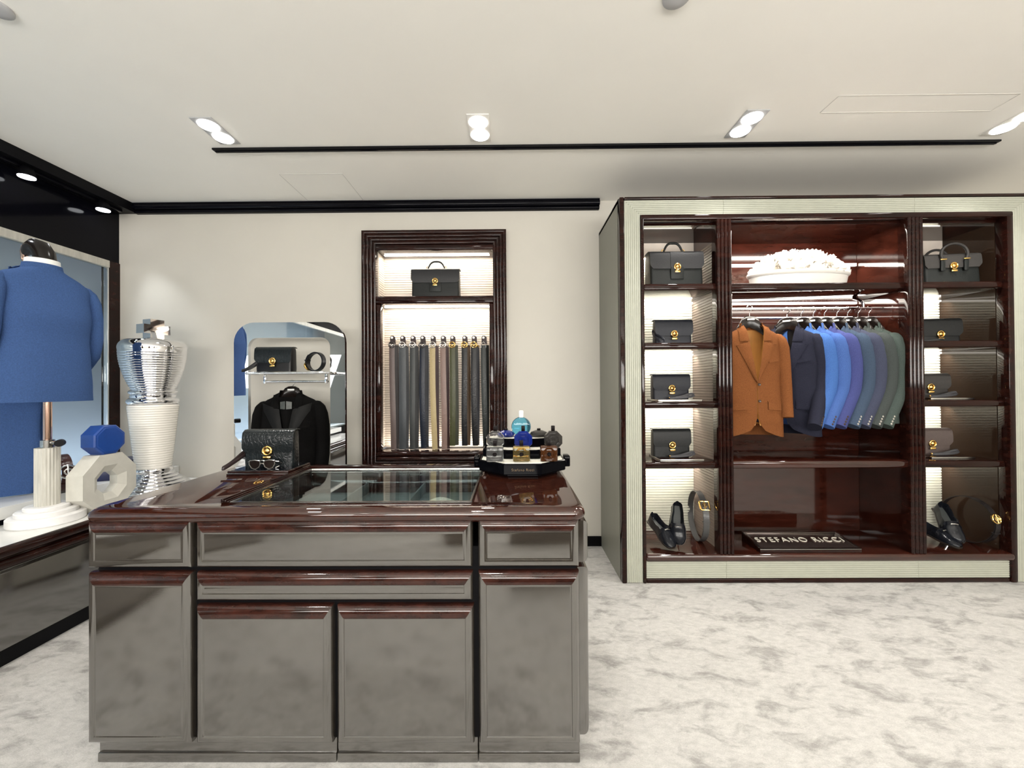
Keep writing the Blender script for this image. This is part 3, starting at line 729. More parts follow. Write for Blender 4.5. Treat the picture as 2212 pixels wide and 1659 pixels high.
def coil(label, loc, r, wd, m, rot=(0, 0, 0), buckle='round', bm_=None, group=None, th=0.005, name='belt', ba=35, tails=True, wob=0.03):
    """a belt curled into a standing ring; axis along local Y"""
    t = thing(name, label, 'belt', loc, 0, group); t.rotation_euler = rot
    n = 60; rings = []
    for k in range(n):
        a = 2 * PI * k / n - PI / 2; rk = r * (1 + wob * math.sin(2 * a + 0.6))
        ro, ri = rk, rk - th
        cz_ = r
        rings.append([(ro * math.cos(a), -wd / 2, cz_ + ro * math.sin(a)), (ro * math.cos(a), wd / 2, cz_ + ro * math.sin(a)), (ri * math.cos(a), wd / 2, cz_ + ri * math.sin(a)), (ri * math.cos(a), -wd / 2, cz_ + ri * math.sin(a))])
    lo = min(p[2] for rg in rings for p in rg)
    rings = [[(p[0], p[1], p[2] - lo) for p in rg] for rg in rings]
    obj('strap', loft(BM(), rings, close_loft=True), m, t)
    cz_ = r - lo
    if tails:   # overlapping tongue with keeper loop
        P = []
        for k in range(14):
            a = R(ba + 8 - 6 * k); rk = r * (1 + wob * math.sin(2 * a + 0.6)) + 0.003
            P.append([(rk * math.cos(a), -wd * 0.47 + wd * 0.94 * j / 3, cz_ + rk * math.sin(a)) for j in range(4)])
        tg = obj('tongue', sheet(BM(), P, 0.003), m, t)
        a = R(ba - 34); rk = r + 0.004
        obj('keeper', tube(BM(), [((rk + q) * math.cos(a), y, cz_ + (rk + q) * math.sin(a)) for q, y in ((0.004, -wd * 0.56), (0.004, wd * 0.56), (-0.012, wd * 0.56), (-0.012, -wd * 0.56))], 0.004, 6, closed=True), m, tg)
    a = R(ba); c = Vector((math.cos(a), 0, math.sin(a))) * (r + 0.006) + Vector((0, 0, cz_))
    nrm = Vector((math.cos(a), 0, math.sin(a))); tan = Vector((-math.sin(a), 0, math.cos(a))); yv = Vector((0, 1, 0))
    bmm = BM(); br = wd * 0.78
    if buckle == 'round':
        tube(bmm, [c + (tan * math.cos(2 * PI * k / 16) + yv * math.sin(2 * PI * k / 16)) * br for k in range(16)], 0.006, 8, closed=True)
    else:
        q = [(-1, -1), (1, -1), (1, 1), (-1, 1)]; pts = []
        for (u, v), (u2, v2) in zip(q, q[1:] + q[:1]):
            for s in (0.08, 0.5, 0.92): pts.append(c + tan * br * (u + (u2 - u) * s) + yv * br * (v + (v2 - v) * s))
        tube(bmm, pts, 0.006, 8, closed=True)
    bk = obj('buckle', bmm, bm_ or M_gold, t)
    obj('prong', tube(BM(), [c - tan * br + nrm * 0.003, c + tan * br + nrm * 0.003], 0.0045, 6), bm_ or M_gold, bk)
    obj('emblem', tube(BM(), [c + nrm * 0.002 + (tan * math.cos(2 * PI * k / 10) + yv * math.sin(2 * PI * k / 10)) * br * 0.45 for k in range(10)], 0.005, 6, closed=True), bm_ or M_gold, bk)
    return t

M_leathshoe = leather('shoe_leather', (0.012, 0.014, 0.020), 0.16, 0.05)
M_sole = mat('shoe_sole', (0.02, 0.014, 0.01), 0.4, var=0.2)
M_insole = mat('shoe_insole', (0.045, 0.05, 0.05), 0.5, var=0.1)
def shoe(label, loc, rot, group='loafers in the wardrobe', L=0.29, side=1):
    """a loafer, toe towards -Y, sole on z=0"""
    t = thing('loafer', label, 'shoe', loc, 0, group); t.rotation_euler = rot
    N_, Mx = 26, 20
    def width(s): return 1.16 * interp([(-0.0, 0.012), (-0.06, 0.032), (-0.18, 0.045), (-0.34, 0.049), (-0.55, 0.040), (-0.78, 0.034), (-0.93, 0.030), (-1.0, 0.012)], -s)[0]
    def shift(s): return side * 0.010 * math.sin(PI * min(1, s * 1.3))
    def ht(s): return interp([(0, 0.012), (-0.06, 0.026), (-0.2, 0.040), (-0.40, 0.062), (-0.48, 0.066), (-0.62, 0.052), (-0.85, 0.066), (-0.96, 0.072), (-1.0, 0.066)], -s)[0]
    rings = []
    for i in range(N_ + 1):
        s = i / N_; y = -L / 2 + L * s; wv = width(s); hv = ht(s); o = max(0.0, min(1.0, (s - 0.42) / 0.07)); o *= max(0, min(1, (1.0 - s) / 0.05))
        sx = shift(s); rg = []
        for j in range(Mx + 1):
            u = -1 + 2 * j / Mx
            ang = (u + 1) / 2 * PI
            x1, z1 = -wv * math.cos(ang) , 0.010 + hv * math.sin(ang) ** 0.75           # closed vamp arch
            au = abs(u)                                                                  # open: wall up then inside down
            if au > 0.55: q = (1 - au) / 0.45; x2 = math.copysign(wv * (1 - 0.16 * q * q), u); z2 = 0.010 + hv * q
            else: q = au / 0.55; x2 = u / 0.55 * wv * 0.76; z2 = 0.010 + hv * (0.94 * q ** 4) + 0.012 * (1 - q)
            rg.append((sx + x1 + (x2 - x1) * o, y, z1 + (z2 - z1) * o))
        rings.append(rg)
    bm = BM(); loft(bm, rings, close_ring=False, cap0=False, cap1=False)
    obj('upper', bm, M_leathshoe, t, smooth=60)
    sol = []
    for z, e in ((0.0, 0.0), (0.004, 0.003), (0.011, 0.003), (0.012, -0.002)):
        pts = []
        for i in range(N_ + 1): s = i / N_; pts.append((shift(s) + width(s) + e, -L / 2 + L * s, z))
        for i in range(N_, -1, -1): s = i / N_; pts.append((shift(s) - width(s) - e, -L / 2 + L * s, z))
        sol.append(pts)
    so = obj('sole', loft(BM(), sol), M_sole, t)
    obj('heel', box(BM(), -0.030, 0.030, L / 2 - 0.075, L / 2 - 0.004, -0.016, 0.0005, 0.004), M_sole, so)
    P = []   # saddle strap with metal bit
    for i in range(3):
        s = 0.36 + 0.045 * i; y = -L / 2 + L * s; wv = width(s) + 0.002; hv = ht(s) + 0.002
        P.append([(shift(s) - wv * math.cos(R(12 + 156 * j / 14)), y, 0.011 + hv * math.sin(R(12 + 156 * j / 14)) ** 0.75) for j in range(15)])
    sd = obj('saddle_strap', sheet(BM(), P, 0.0025), M_leathshoe, t)
    obj('metal_bit', tube(BM(), [(shift(.4) + 0.02 * u, -L / 2 + L * 0.38 - 0.004, 0.018 + ht(0.38) * (1 - 0.10 * u * u)) for u in (-1, -0.5, 0, 0.5, 1)], 0.0038, 8), M_trim, sd)
    P = [[(shift(s) + width(s) * 0.66 * u, -L / 2 + L * s, 0.026) for u in (-1, -0.5, 0, 0.5, 1)] for s in (0.50, 0.6, 0.72, 0.84, 0.93)]
    obj('insole', sheet(BM(), P, 0.002), M_insole, t)
    return t

# ------------------------------------------------------------------ jackets
BODY = [(0.0, .070, .064), (-.014, .088, .068), (-.034, .130, .076), (-.056, .172, .082), (-.078, .203, .087), (-.105, .214, .092), (-.17, .208, .102), (-.27, .212, .112),
        (-.40, .203, .104), (-.53, .210, .110), (-.68, .221, .116), (-.82, .226, .116)]
PX_ = 0.82
def jacket(label, loc, rotz, m, lining=None, group=None, ds=1.0, ws=1.0, L=0.80, zb=-0.40, lapel=0.095, peak=False, vdepth=None, vents=False,
           armless=False, pockets=True, name='suit_jacket', btn=None, buttons=2, facing_cuffs='front', neck=0.070, sweep=0.0, sl_=0.0, bow=0.0, lapelm=None, tie=False, cuff_out=0.0, bulge=0.0):
    t = thing(name, label, 'jacket', loc, rotz, group)
    def wd(z):
        a, b = interp(BODY, z); k = 1 + bulge * max(0, 1 - abs(z + 0.3) / 0.3)
        return a * ws, b * ds * k
    def front(x, z):
        a, b = wd(z); q = min(1, abs(x) / a) ** (1 / PX_); return -b * max(0, 1 - q * q) ** (PX_ / 2)
    zlow = zb - 0.13
    def opening(z):
        if z > zb: return 0.002 + (neck - 0.002) * ((z - zb) / -zb) ** 0.95
        if z > zlow: return 0.001
        return 0.001 + 0.050 * ((zlow - z) / (L + zlow)) ** 3
    NZ, NT = 44, 46; rings = []; inner = []
    sd = random.random() * 20
    for i in range(NZ + 1):
        s = i / NZ; z = -L * s ** 1.15
        a, b = wd(z); o = min(opening(z), a * 0.98)
        t0 = math.asin(min(1, (o / a) ** (1 / PX_))); rg = []; ri = []
        for j in range(NT + 1):
            th = t0 + (2 * PI - 2 * t0) * j / NT
            sx, cx_ = math.sin(th), math.cos(th)
            x = a * math.copysign(abs(sx) ** PX_, sx); y = -b * math.copysign(abs(cx_) ** PX_, cx_)
            wob = 0.004 * noise.noise((x * 9 + sd, z * 5, y * 9)) * min(1, -z / 0.2)
            if j == 0 or j == NT: wob = 0
            k = 1 + wob / max(0.03, math.hypot(x, y))
            zz = z
            e_ = max(0.0, 1 - min(j, NT - j) / 7.0)
            if s > 0.86: zz = z + 0.045 * e_ * e_ * (s - 0.86) / 0.14
            rg.append((x * k, y * k - (0.003 if (j < 6 and z > -0.7) else 0), zz)); ri.append((x * 0.955, y * 0.94, z))
        rings.append(rg)
        if s < 0.93: inner.append(ri)
    # round the lower front corners
    def drop(p): return p
    obj('body', loft(BM(), rings, close_ring=False, cap0=False, cap1=False), m, t, smooth=60)
    if lining: obj('lining', loft(BM(), inner, close_ring=False, cap0=False, cap1=False), lining, t, smooth=60)
    # sleeves
    for s in (-1, 1):
        path = [(0.165, .002, -.085), (0.190, .0, -.094), (0.207, 0, -.116), (0.218, 0.002, -.165), (0.228, .006, -.26), (0.234, .004, -.37), (0.236, -.012, -.47), (0.234, -.034 - sweep * 0.5, -.57 - sl_ * 0.6), (0.231, -.052 - sweep, -.655 - sl_)]
        rad = [(.040, .026), (.060, .036), (.072, .042), (.080, .048), (.078, .050), (.073, .048), (.068, .046), (.063, .043), (.061, .041)]
        fine = []; fr = []
        for k in range(len(path) - 1):
            for q in range(3):
                f = q / 3; fine.append(tuple((u + (v - u) * f) for u, v in zip(path[k], path[k + 1]))); fr.append(tuple((u + (v - u) * f) for u, v in zip(rad[k], rad[k + 1])))
        fine.append(path[-1]); fr.append(rad[-1])
        dz = min(1.0, 0.55 + 0.45 * ds)
        pts = [(s * (p[0] * ws + cuff_out * max(0, -p[2] - 0.1)), p[1] * ds + bow * math.sin(PI * min(1, max(0, -p[2] - 0.10) / 0.55)), p[2]) for p in fine]
        rad2 = [(r_[0] * dz * (1 + 0.03 * math.sin(7 * k + sd)), r_[1]) for k, r_ in enumerate(fr)]
        sl = obj('sleeve', tube(BM(), pts, rad2, 18, up=(0, 1, 0)), m, t, smooth=60)
        e = Vector(pts[-1]); d_ = (Vector(pts[-1]) - Vector(pts[-4])).normalized()
        for k in range(4):
            c = e - d_ * (0.022 + 0.019 * k) + Vector((s * 0.037, (-0.024 if facing_cuffs == 'front' else 0.030) * dz, 0))
            n_ = Vector((s * 0.86, -0.5 if facing_cuffs == 'front' else 0.5, 0)).normalized()
            v = n_.orthogonal().normalized(); w_ = n_.cross(v)
            bmm = BM(); loft(bmm, [[c + n_ * h + (v * math.cos(2 * PI * q / 10) + w_ * math.sin(2 * PI * q / 10)) * r_ for q in range(10)] for r_, h in ((0.0075, -0.004), (0.0075, 0.002), (0.005, 0.004))])
            obj('cuff_button', bmm, btn or M_button, sl)
    # lapels and collar
    def lap_out(z, s=1):
        u = (z - zb) / -zb            # 0 at the button, 1 at the neck
        if u > 0.80: return opening(z) + 0.050 * (1 - (u - 0.80) / 0.2 * 0.25)
        if u > 0.715: return opening(z) + (lapel * (0.60 if not peak else 0.5))
        return opening(z) + lapel * (u / 0.715) ** 0.85 * (1.0 + (0.14 if peak else 0.0) * (u / 0.715) ** 6)
    for s in (-1, 1):
        def strip(u0, u1, n, xin, xout, off):
            P = []
            for i in range(n + 1):
                u = u0 + (u1 - u0) * i / n; z = zb + u * -zb
                a, b = xin(z, u), xout(z, u)
                row = []
                for j in range(9):
                    x = a + (b - a) * j / 8; lift = 0.006 + 0.006 * math.sin(PI * j / 8)
                    zz = z + (0.045 if peak else -0.022) * (j / 8) * (1 if u1 < 0.75 and i == n else 0)
                    zq = z
                    while wd(zq)[0] < x * 1.02 and zq > -0.12: zq -= 0.003
                    drop_ = z - zq
                    row.append((s * x, front(x, zq) - lift - off, zz - drop_ + (0.008 if drop_ > 0 else 0)))
                P.append(row if s > 0 else row[::-1])
            return P

        lp_ = obj('lapel', sheet(BM(), strip(0.0, 0.70, 22, lambda z, u: opening(z) - 0.004, lambda z, u: lap_out(z), 0.002), 0.003), lapelm or m, t, smooth=60)
        obj('collar_leaf', sheet(BM(), strip(0.715, 1.0, 10, lambda z, u: opening(z) - 0.006, lambda z, u: lap_out(z) if u > 0.80 else opening(z) + 0.055, 0.003), 0.003), m, t, smooth=60)
    P = []
    for j in range(21):
        th = R(70 + 220 * j / 20)
        x = (neck + 0.006) * math.sin(th); y = -(0.062 * max(ds, 0.6)) * math.cos(th)
        P.append([(x * (1 + 0.10 * q), y * (1 + 0.12 * q), 0.020 - 0.045 * q) for q in (0, 0.33, 0.66, 1)])
    obj('collar', sheet(BM(), P, 0.004), m, t, smooth=60)
    # pockets and buttons
    def patch(x0, x1, z0, z1, off, th=0.004, slant=0.0):
        P = []
        for i in range(4):
            z = z0 + (z1 - z0) * i / 3
            row = [(x0 + (x1 - x0) * j / 8, front(x0 + (x1 - x0) * j / 8, z) - off, z + slant * (j / 8 - 0.5)) for j in range(9)]
            P.append(row)
        return sheet(BM(), P, th)
    if pockets:
        for s in (-1, 1):
            xs = sorted((s * 0.075 * ws, s * 0.185 * ws))
            obj('pocket_flap', patch(xs[0], xs[1], -0.60, -0.548, 0.011, slant=0.008 * s * -1), m, t)
            obj('pocket_welt', patch(xs[0] - .003, xs[1] + .003, -0.547, -0.540, 0.010, slant=0.008 * s * -1), m, t)
        obj('breast_pocket', patch(0.085 * ws, 0.165 * ws, -0.265, -0.245, 0.010, slant=0.014), m, t)
    for k in range(buttons):
        z = zb - 0.012 - 0.115 * k
        c = (0.012, front(0.012, z) - 0.006, z)
        obj('button', lathe_y(BM(), [(0.010, 0.003), (0.010, -0.002), (0.007, -0.004), (0.001, -0.003)], c, 14), btn or M_button, t)
    return t

def hanger(label, loc, rotz, group, hook_h=0.095, flat=1.0, name='clothes_hanger', hook_top=None):
    """shaped wooden hanger; origin at the jacket collar level"""
    t = thing(name, label, 'hanger', loc, rotz, group)
    rings = []
    for k in range(13):
        u = -1 + k / 6; x = 0.150 * u
        zt = 0.036 - 0.17 * (abs(u) - 0.34) / 0.66 if abs(u) > 0.34 else 0.052 - 0.016 * (abs(u) / 0.34) ** 3
        zb_ = -0.030 - 0.120 * abs(u) ** 1.3
        dpt = (0.011 + 0.010 * abs(u)) * flat
        yc = 0.02 * (1 - u * u)
        rings.append([(x, yc - dpt, (zt + zb_) / 2), (x, yc - dpt * 0.7, zt - 0.006), (x, yc, zt), (x, yc + dpt * 0.7, zt - 0.006), (x, yc + dpt, (zt + zb_) / 2), (x, yc, zb_)])
    obj('shoulder_bar', loft(BM(), rings), M_hanger, t, smooth=60)
    obj('tag_plate', box(BM(), -0.024, 0.024, -0.004 - 0.002, 0.002, 0.018, 0.030, 0.0015), M_label, t)
    ht = hook_h
    pts = [(0, 0.02, 0.045), (0, 0.02, ht - 0.035), (0.004, 0.02, ht - 0.028)]
    for k in range(11):
        a = R(-60 + 250 * k / 10); pts.append((0.020 * math.cos(a), 0.02, ht + 0.0 + 0.020 * math.sin(a)))
    obj('hook', tube(BM(), pts, 0.0022, 8), M_chrome, t)
    return t

# ------------------------------------------------------------------ mirror stand
YM = 3.0
def outline(x0, x1, z0, z1, r, seg=8):
    pts = [(x0, z0)]
    for k in range(seg + 1): a = R(180 - 90 * k / seg); pts.append((x0 + r + r * math.cos(a), z1 - r + r * math.sin(a)))
    for k in range(seg + 1): a = R(90 - 90 * k / seg); pts.append((x1 - r + r * math.cos(a), z1 - r + r * math.sin(a)))
    pts.append((x1, z0)); return pts
ma, mb_ = at(505, 697, YM), at(745, 697, YM); mi0, mi1 = at(536, 730, YM), at(713, 730, YM)
ms = thing('mirror_stand', 'tall arched mirror steel frame stand against the white wall', 'mirror', ((ma.x + mb_.x) / 2, YM, 0))
oo = outline(ma.x, mb_.x, 0.0, ma.z, 0.155); ii = outline(mi0.x, mi1.x, 0.0, mi0.z, 0.07)
rings = [[(x, YM, z) for x, z in oo], [(x, YM + 0.03, z) for x, z in oo], [(x, YM + 0.03, z) for x, z in ii], [(x, YM, z) for x, z in ii]]
bm = BM(); cols = rings
V_ = [[bm.verts.new(p) for p in r_] for r_ in cols]
for i in range(4):
    for j in range(len(oo) - 1): bm.faces.new((V_[i][j], V_[i][j + 1], V_[(i + 1) % 4][j + 1], V_[(i + 1) % 4][j]))
bm.faces.new([V_[i][0] for i in range(4)]); bm.faces.new([V_[i][-1] for i in range(4)][::-1])
obj('mirror_frame', bm, M_mirror, ms, world=True, smooth=30)
SHZ = 1.470
def mp_(name, bm, m): return obj(name, bm, m, ms, world=True)
sx0, sx1 = at(530, 803, 2.87).x, at(717, 803, 2.87).x
mp_('shelf_rail', tube(BM(), [(sx0 + .01, YM + 0.0, SHZ - 0.012), (sx0, YM - 0.05, SHZ - 0.012), (sx0, 2.885, SHZ - 0.012), (sx0 + 0.015, 2.865, SHZ - 0.012), (sx1 - 0.015, 2.865, SHZ - 0.012), (sx1, 2.885, SHZ - 0.012), (sx1, YM - 0.05, SHZ - 0.012), (sx1 - .01, YM, SHZ - 0.012)], 0.010, 10), M_chrome)
mp_('shelf_plate', nb(sx0 + 0.070, sx1 - 0.060, 2.876, YM + 0.10, SHZ - 0.010, SHZ, 0.002), M_tglass)
hx0, hx1 = at(557, 818, 2.94).x, at(693, 818, 2.94).x; HZ = 1.398
mp_('hanging_bar', tube(BM(), [(hx0 - 0.012, 3.03, HZ), (hx1 + 0.012, 3.03, HZ)], 0.009, 10), M_chrome)
for x in (hx0, hx1):
    mp_('bar_drop', nb(x - 0.009, x + 0.009, 3.02, 3.04, HZ - 0.015, SHZ - 0.012, 0.002), M_chrome)

M_blk = leather('black_leather', (0.008, 0.008, 0.010), 0.30)
M_blkcroc = croc('black_croc', (0.010, 0.014, 0.016))
M_tux = cloth('black_tuxedo_wool', (0.0042, 0.0040, 0.0040), 0.2)
M_tuxlapel = mat('black_satin_lapel', (0.006, 0.006, 0.006), 0.5, var=0.1, scale=40, spec=0.12)
M_tuxsatin = mat('charcoal_satin', (0.05, 0.055, 0.05), 0.4, var=0.2, scale=40)
p = at(608, 800, 3.06)
bag('black evening clutch with gold lock on the chrome mirror shelf', (p.x + 0.02, 2.965, SHZ), 0.265, 0.175, 0.09, M_blk, 0, flap=0.62,
    strap=[(-0.13, 0.0, 0.09), (-0.165, -0.01, 0.06), (-0.20, -0.03, 0.025), (-0.245, -0.04, 0.007), (-0.20, -0.055, 0.007), (-0.15, -0.03, 0.04), (-0.135, 0.0, 0.07)], flapm=M_blkcroc)
p = at(687, 790, 3.06)
coil('coiled black leather belt with gold buckle standing on the chrome mirror shelf', (p.x + 0.035, 2.955, SHZ), 0.074, 0.036, M_blk, (0, 0, -0.25), 'round', group=None, ba=205, th=0.010)
jk = at(632, 842, 3.03)
jacket('black peak lapel dinner jacket hanging inside the mirror frame', (jk.x - 0.012, 3.03, 1.312), R(10), M_tux, M_tux, L=0.80, lapelm=M_tuxlapel, peak=True, zb=-0.40, lapel=0.11, buttons=1, ws=0.98)
hanger('dark hanger holding the black dinner jacket on the mirror stand', (jk.x - 0.012, 3.03, 1.312), R(10), None, hook_h=0.078)
t = thing('dress_shirt_front', 'black shirt front with charcoal collar and bow tie inside the dinner jacket', 'shirt', (jk.x - 0.012, 3.03, 1.312), R(10))
P = [[(-0.062 * (1 - 0.9 * s_) + 0.124 * (1 - 0.9 * s_) * j / 8, -0.075 - 0.020 * math.sin(PI * j / 8) - 0.025 * s_, -0.03 - 0.33 * s_) for j in range(9)] for s_ in [i / 10 for i in range(11)]]
obj('bib', sheet(BM(), P, 0.003), M_tux, t)
for s in (-1, 1):
    P = [[(s * (0.004 + 0.036 * u), -0.100 - 0.008 * (1 - u), -0.060 - 0.060 * v * (1 - 0.15 * u) - 0.006 * u) for u in (0, 0.5, 1)] for v in (0, 0.5, 1)]
    obj('collar_point', sheet(BM(), P, 0.003), M_tuxsatin, t)
obj('tie', prism(BM(), [(-0.010, -0.062), (0.010, -0.062), (0.016, -0.22), (0.0, -0.24), (-0.016, -0.22)], 'y', -0.104, -0.094), M_tux, t)

# ------------------------------------------------------------------ belt niche goods
p = at(943, 632, 3.44)
M_darkgrn = leather('dark_green_leather', (0.016, 0.019, 0.018), 0.45)
M_greyflap = leather('grey_leather', (0.040, 0.040, 0.043), 0.40)
bag('dark briefcase with carry handle and gold lock standing in the belt niche', (p.x, 3.44, 2.112), 0.405, 0.245, 0.12, M_darkgrn, 0, flap=0.48, handle='top', flapm=M_greyflap, name='briefcase', centre=True)
BELTS = [  # px, colour, second colour, buckle, croc?, label
    (849, (0.20, 0.15, 0.14), (0.02, 0.010, 0.01), 'dark', 0, 'taupe brown leather belt with dark buckle, beside the niche jamb'),
    (871, (0.085, 0.095, 0.105), (0.05, 0.055, 0.065), 'silver', 0, 'wide slate grey leather belt with pale round buckle'),
    (893, (0.060, 0.066, 0.066), (0.02, 0.022, 0.024), 'silver', 0, 'dark pewter grey leather belt with silver ring buckle'),
    (914, (0.010, 0.015, 0.030), (0.006, 0.008, 0.018), 'dark', 1, 'navy crocodile belt with dark steel buckle'),
    (936, (0.66, 0.52, 0.27), (0.06, 0.02, 0.02), 'silver', 0, 'pale yellow leather belt with silver buckle'),
    (958, (0.30, 0.20, 0.17), (0.06, 0.02, 0.02), 'silver', 1, 'dusty pink brown leather belt with silver buckle'),
    (978, (0.070, 0.075, 0.028), (0.04, 0.045, 0.02), 'gold', 1, 'olive green crocodile belt with gold ring buckle'),
    (1004, (0.010, 0.010, 0.012), (0.10, 0.05, 0.015), 'gold', 1, 'black crocodile belt with white and gold buckle'),
    (1024, (0.008, 0.008, 0.010), (0.02, 0.02, 0.03), 'goldwide', 1, 'black crocodile belt with broad gold buckle'),
    (1045, (0.022, 0.028, 0.026), (0.015, 0.018, 0.018), 'none', 1, 'charcoal green crocodile belt without a visible round buckle')]
M_silver = mat('silver', (0.80, 0.78, 0.76), 0.18, 1.0, var=0.03)
M_gun = mat('gunmetal', (0.14, 0.13, 0.13), 0.25, 1.0, var=0.1)
YB = 3.46
M_tab = leather('belt_tab_brown', (0.030, 0.010, 0.010), 0.35)
for i, (px, c1, c2, bk, cr, lab) in enumerate(BELTS):
    p = at(px, 733, YB); zt = p.z
    t = thing('hanging_belt', lab, 'belt', (p.x, YB, zt), 0, 'belts hanging in the niche')
    m1 = (croc if cr else leather)('belt_%d' % i, c1, 0.30); m2 = leather('belt_tail_%d' % i, c2, 0.35)
    wbelt = 0.046 if i not in (1,) else 0.060
    bottom = -(zt - 0.8135)
    if i in (3,): bottom += 0.012
    if i in (6, 7, 8): bottom += 0.03
    tb = obj('tab', prism(BM(), [(-0.017, 0.014), (-0.008, 0.028), (0.010, 0.028), (0.026, 0.016), (0.030, -0.045), (-0.017, -0.045)], 'y', -0.030, -0.020), M_tab, t)
    obj('peg', lathe_y(BM(), [(0.0105, 0.085), (0.0105, -0.034), (0.008, -0.038), (0.001, -0.039)], (0, 0, 0.010), 16), M_label, tb)
    P = []
    for k in range(25):
        s = k / 24; z = -0.055 + (bottom + 0.055) * s
        x = 0.010 * math.sin(2.6 * s + i * 1.3) * s + (0.006 * s); y = -0.030 - 0.012 * math.sin(PI * s)
        P.append([(x - wbelt / 2 + wbelt * j / 4, y - 0.004 * math.sin(PI * j / 4), z) for j in range(5)])
    obj('strap', sheet(BM(), P, 0.004), m1, t, smooth=60)
    P = []
    for k in range(19):
        s = k / 18; z = -0.05 + (bottom + 0.05) * s
        x = 0.030 + 0.004 * math.sin(3 * s + i) * s; y = -0.004 + 0.010 * math.sin(PI * s)
        P.append([(x - 0.020 + 0.034 * j / 3, y + 0.012 * j / 3, z) for j in range(4)])
    obj('strap_tail', sheet(BM(), P, 0.004), m2, t, smooth=60)
    if bk != 'none':
        mm = {'dark': M_gun, 'silver': M_silver, 'gold': M_gold, 'goldwide': M_gold}[bk]
        ring = [(0.024 * math.cos(2 * PI * k / 16), -0.040, -0.052 + 0.024 * math.sin(2 * PI * k / 16)) for k in range(16)]
        b_ = obj('buckle', tube(BM(), ring, 0.0058, 8, closed=True), mm, t)
        obj('emblem', tube(BM(), [(-0.010, -0.042, -0.046), (0.0, -0.044, -0.062), (0.013, -0.042, -0.048)], 0.0055, 8), mm if bk != 'dark' else M_silver, b_)
        if bk in ('goldwide', 'silver'): obj('side_bar', tube(BM(), [(0.022, -0.032, -0.052), (0.036, -0.014, -0.058), (0.040, -0.004, -0.066)], 0.006, 8), mm, b_)
    else:
        obj('end_loop', tube(BM(), [(-0.020, -0.034, -0.075), (-0.019, -0.037, -0.045), (0, -0.038, -0.026), (0.019, -0.037, -0.045), (0.020, -0.034, -0.075)], 0.004, 8), M_silver, t)

# ------------------------------------------------------------------ wardrobe goods
M_navyleather = leather('navy_leather', (0.022, 0.025, 0.036), 0.42)
M_charleather = leather('charcoal_leather', (0.024, 0.026, 0.027), 0.42)
M_greyleather = leather('mid_grey_leather', (0.070, 0.065, 0.062), 0.45)
M_taupe = leather('taupe_leather', (0.165, 0.125, 0.115), 0.45)
M_greenblack = leather('green_black_leather', (0.022, 0.026, 0.025), 0.42)
M_strapgrey = leather('strap_leather', (0.10, 0.10, 0.11), 0.35)
def on(px, Y): return at(px, 835, Y).x
bag('large black briefcase with brown handle on the top left wardrobe shelf', (on(1456, 2.90), 2.90, SHELF[0]), 0.372, 0.250, 0.15, M_darkgrn, 0, flap=0.50, handle='top', flapm=M_greyflap, name='briefcase', centre=True, taper=0.75)
ST1 = [(-0.125, 0.02, 0.11), (-0.145, 0.0, 0.085), (-0.140, -0.05, 0.05), (-0.120, -0.085, 0.02), (-0.105, -0.09, 0.008), (-0.085, -0.085, 0.022), (-0.10, -0.075, 0.045), (-0.13, -0.03, 0.075)]
bag('small navy clutch with strap hanging at its left end, second wardrobe shelf left bay', (on(1452, 2.90), 2.90, SHELF[1]), 0.262, 0.170, 0.075, M_navyleather, 0, flap=0.64, group='clutch bags in the left bay', strap=ST1)
ST2 = [(-0.030, -0.075, 0.010), (0.0, -0.085, 0.010), (0.05, -0.085, 0.018), (0.10, -0.08, 0.034), (0.135, -0.075, 0.040), (0.150, -0.07, 0.030), (0.135, -0.075, 0.020), (0.09, -0.09, 0.016), (0.03, -0.09, 0.012), (-0.02, -0.08, 0.010)]
def riser(label, x, y, z, wd_, dp):
    t = thing('riser_tray', label, 'tray', (x, y, z), 0)
    obj('board', nb(-wd_ / 2, wd_ / 2, -dp / 2, dp / 2, 0, 0.014, 0.003), M_wood, t)
    obj('metal_edge', nb(-wd_ / 2, wd_ / 2, -dp / 2 - 0.004, -dp / 2, 0.0, 0.014, 0.001), M_trim, t)
    obj('metal_edge', nb(-wd_ / 2 - 0.004, -wd_ / 2, -dp / 2 - 0.004, dp / 2, 0.0, 0.014, 0.001), M_trim, t)
    return z + 0.014
z = riser('dark tray with metal edge under the navy clutch, third shelf of left bay', on(1455, 2.90), 2.90, SHELF[2], 0.30, 0.23)
bag('navy clutch lying behind its looped wrist strap on the third shelf of the left bay', (on(1446, 2.93), 2.93, z), 0.262, 0.172, 0.075, M_navyleather, 0, flap=0.62, group='clutch bags in the left bay', strap=ST2, strapm=M_strapgrey)
z = riser('dark tray with metal edge under the charcoal clutch of the left bay', on(1458, 2.90), 2.90, SHELF[3], 0.30, 0.23)
bag('charcoal clutch with gold lock on the lowest shelf of the left bay', (on(1446, 2.93), 2.93, z), 0.265, 0.190, 0.075, M_charleather, 0, flap=0.62, group='clutch bags in the left bay', strap=ST2, strapm=M_strapgrey)
xr = lambda px: on(px, 2.94)
bag('dark handbag with two round ring handles on the top shelf of the right bay', (on(2043, 2.93), 2.93, SHELF[0]), 0.345, 0.225, 0.14, M_greenblack, R(-8), flap=0.44, handle='rings', flapm=M_greyleather, name='handbag', taper=0.8)
bag('black clutch beside a folded strap on the second shelf of the right bay', (xr(2020), 2.94, SHELF[1]), 0.285, 0.170, 0.075, M_charleather, R(-6), flap=0.70, group='clutch bags in the right bay', strap=[(-0.14, -0.06, 0.010), (-0.09, -0.08, 0.012), (-0.04, -0.085, 0.022), (-0.005, -0.08, 0.020), (0.0, -0.075, 0.010), (-0.04, -0.085, 0.007), (-0.11, -0.08, 0.007)])
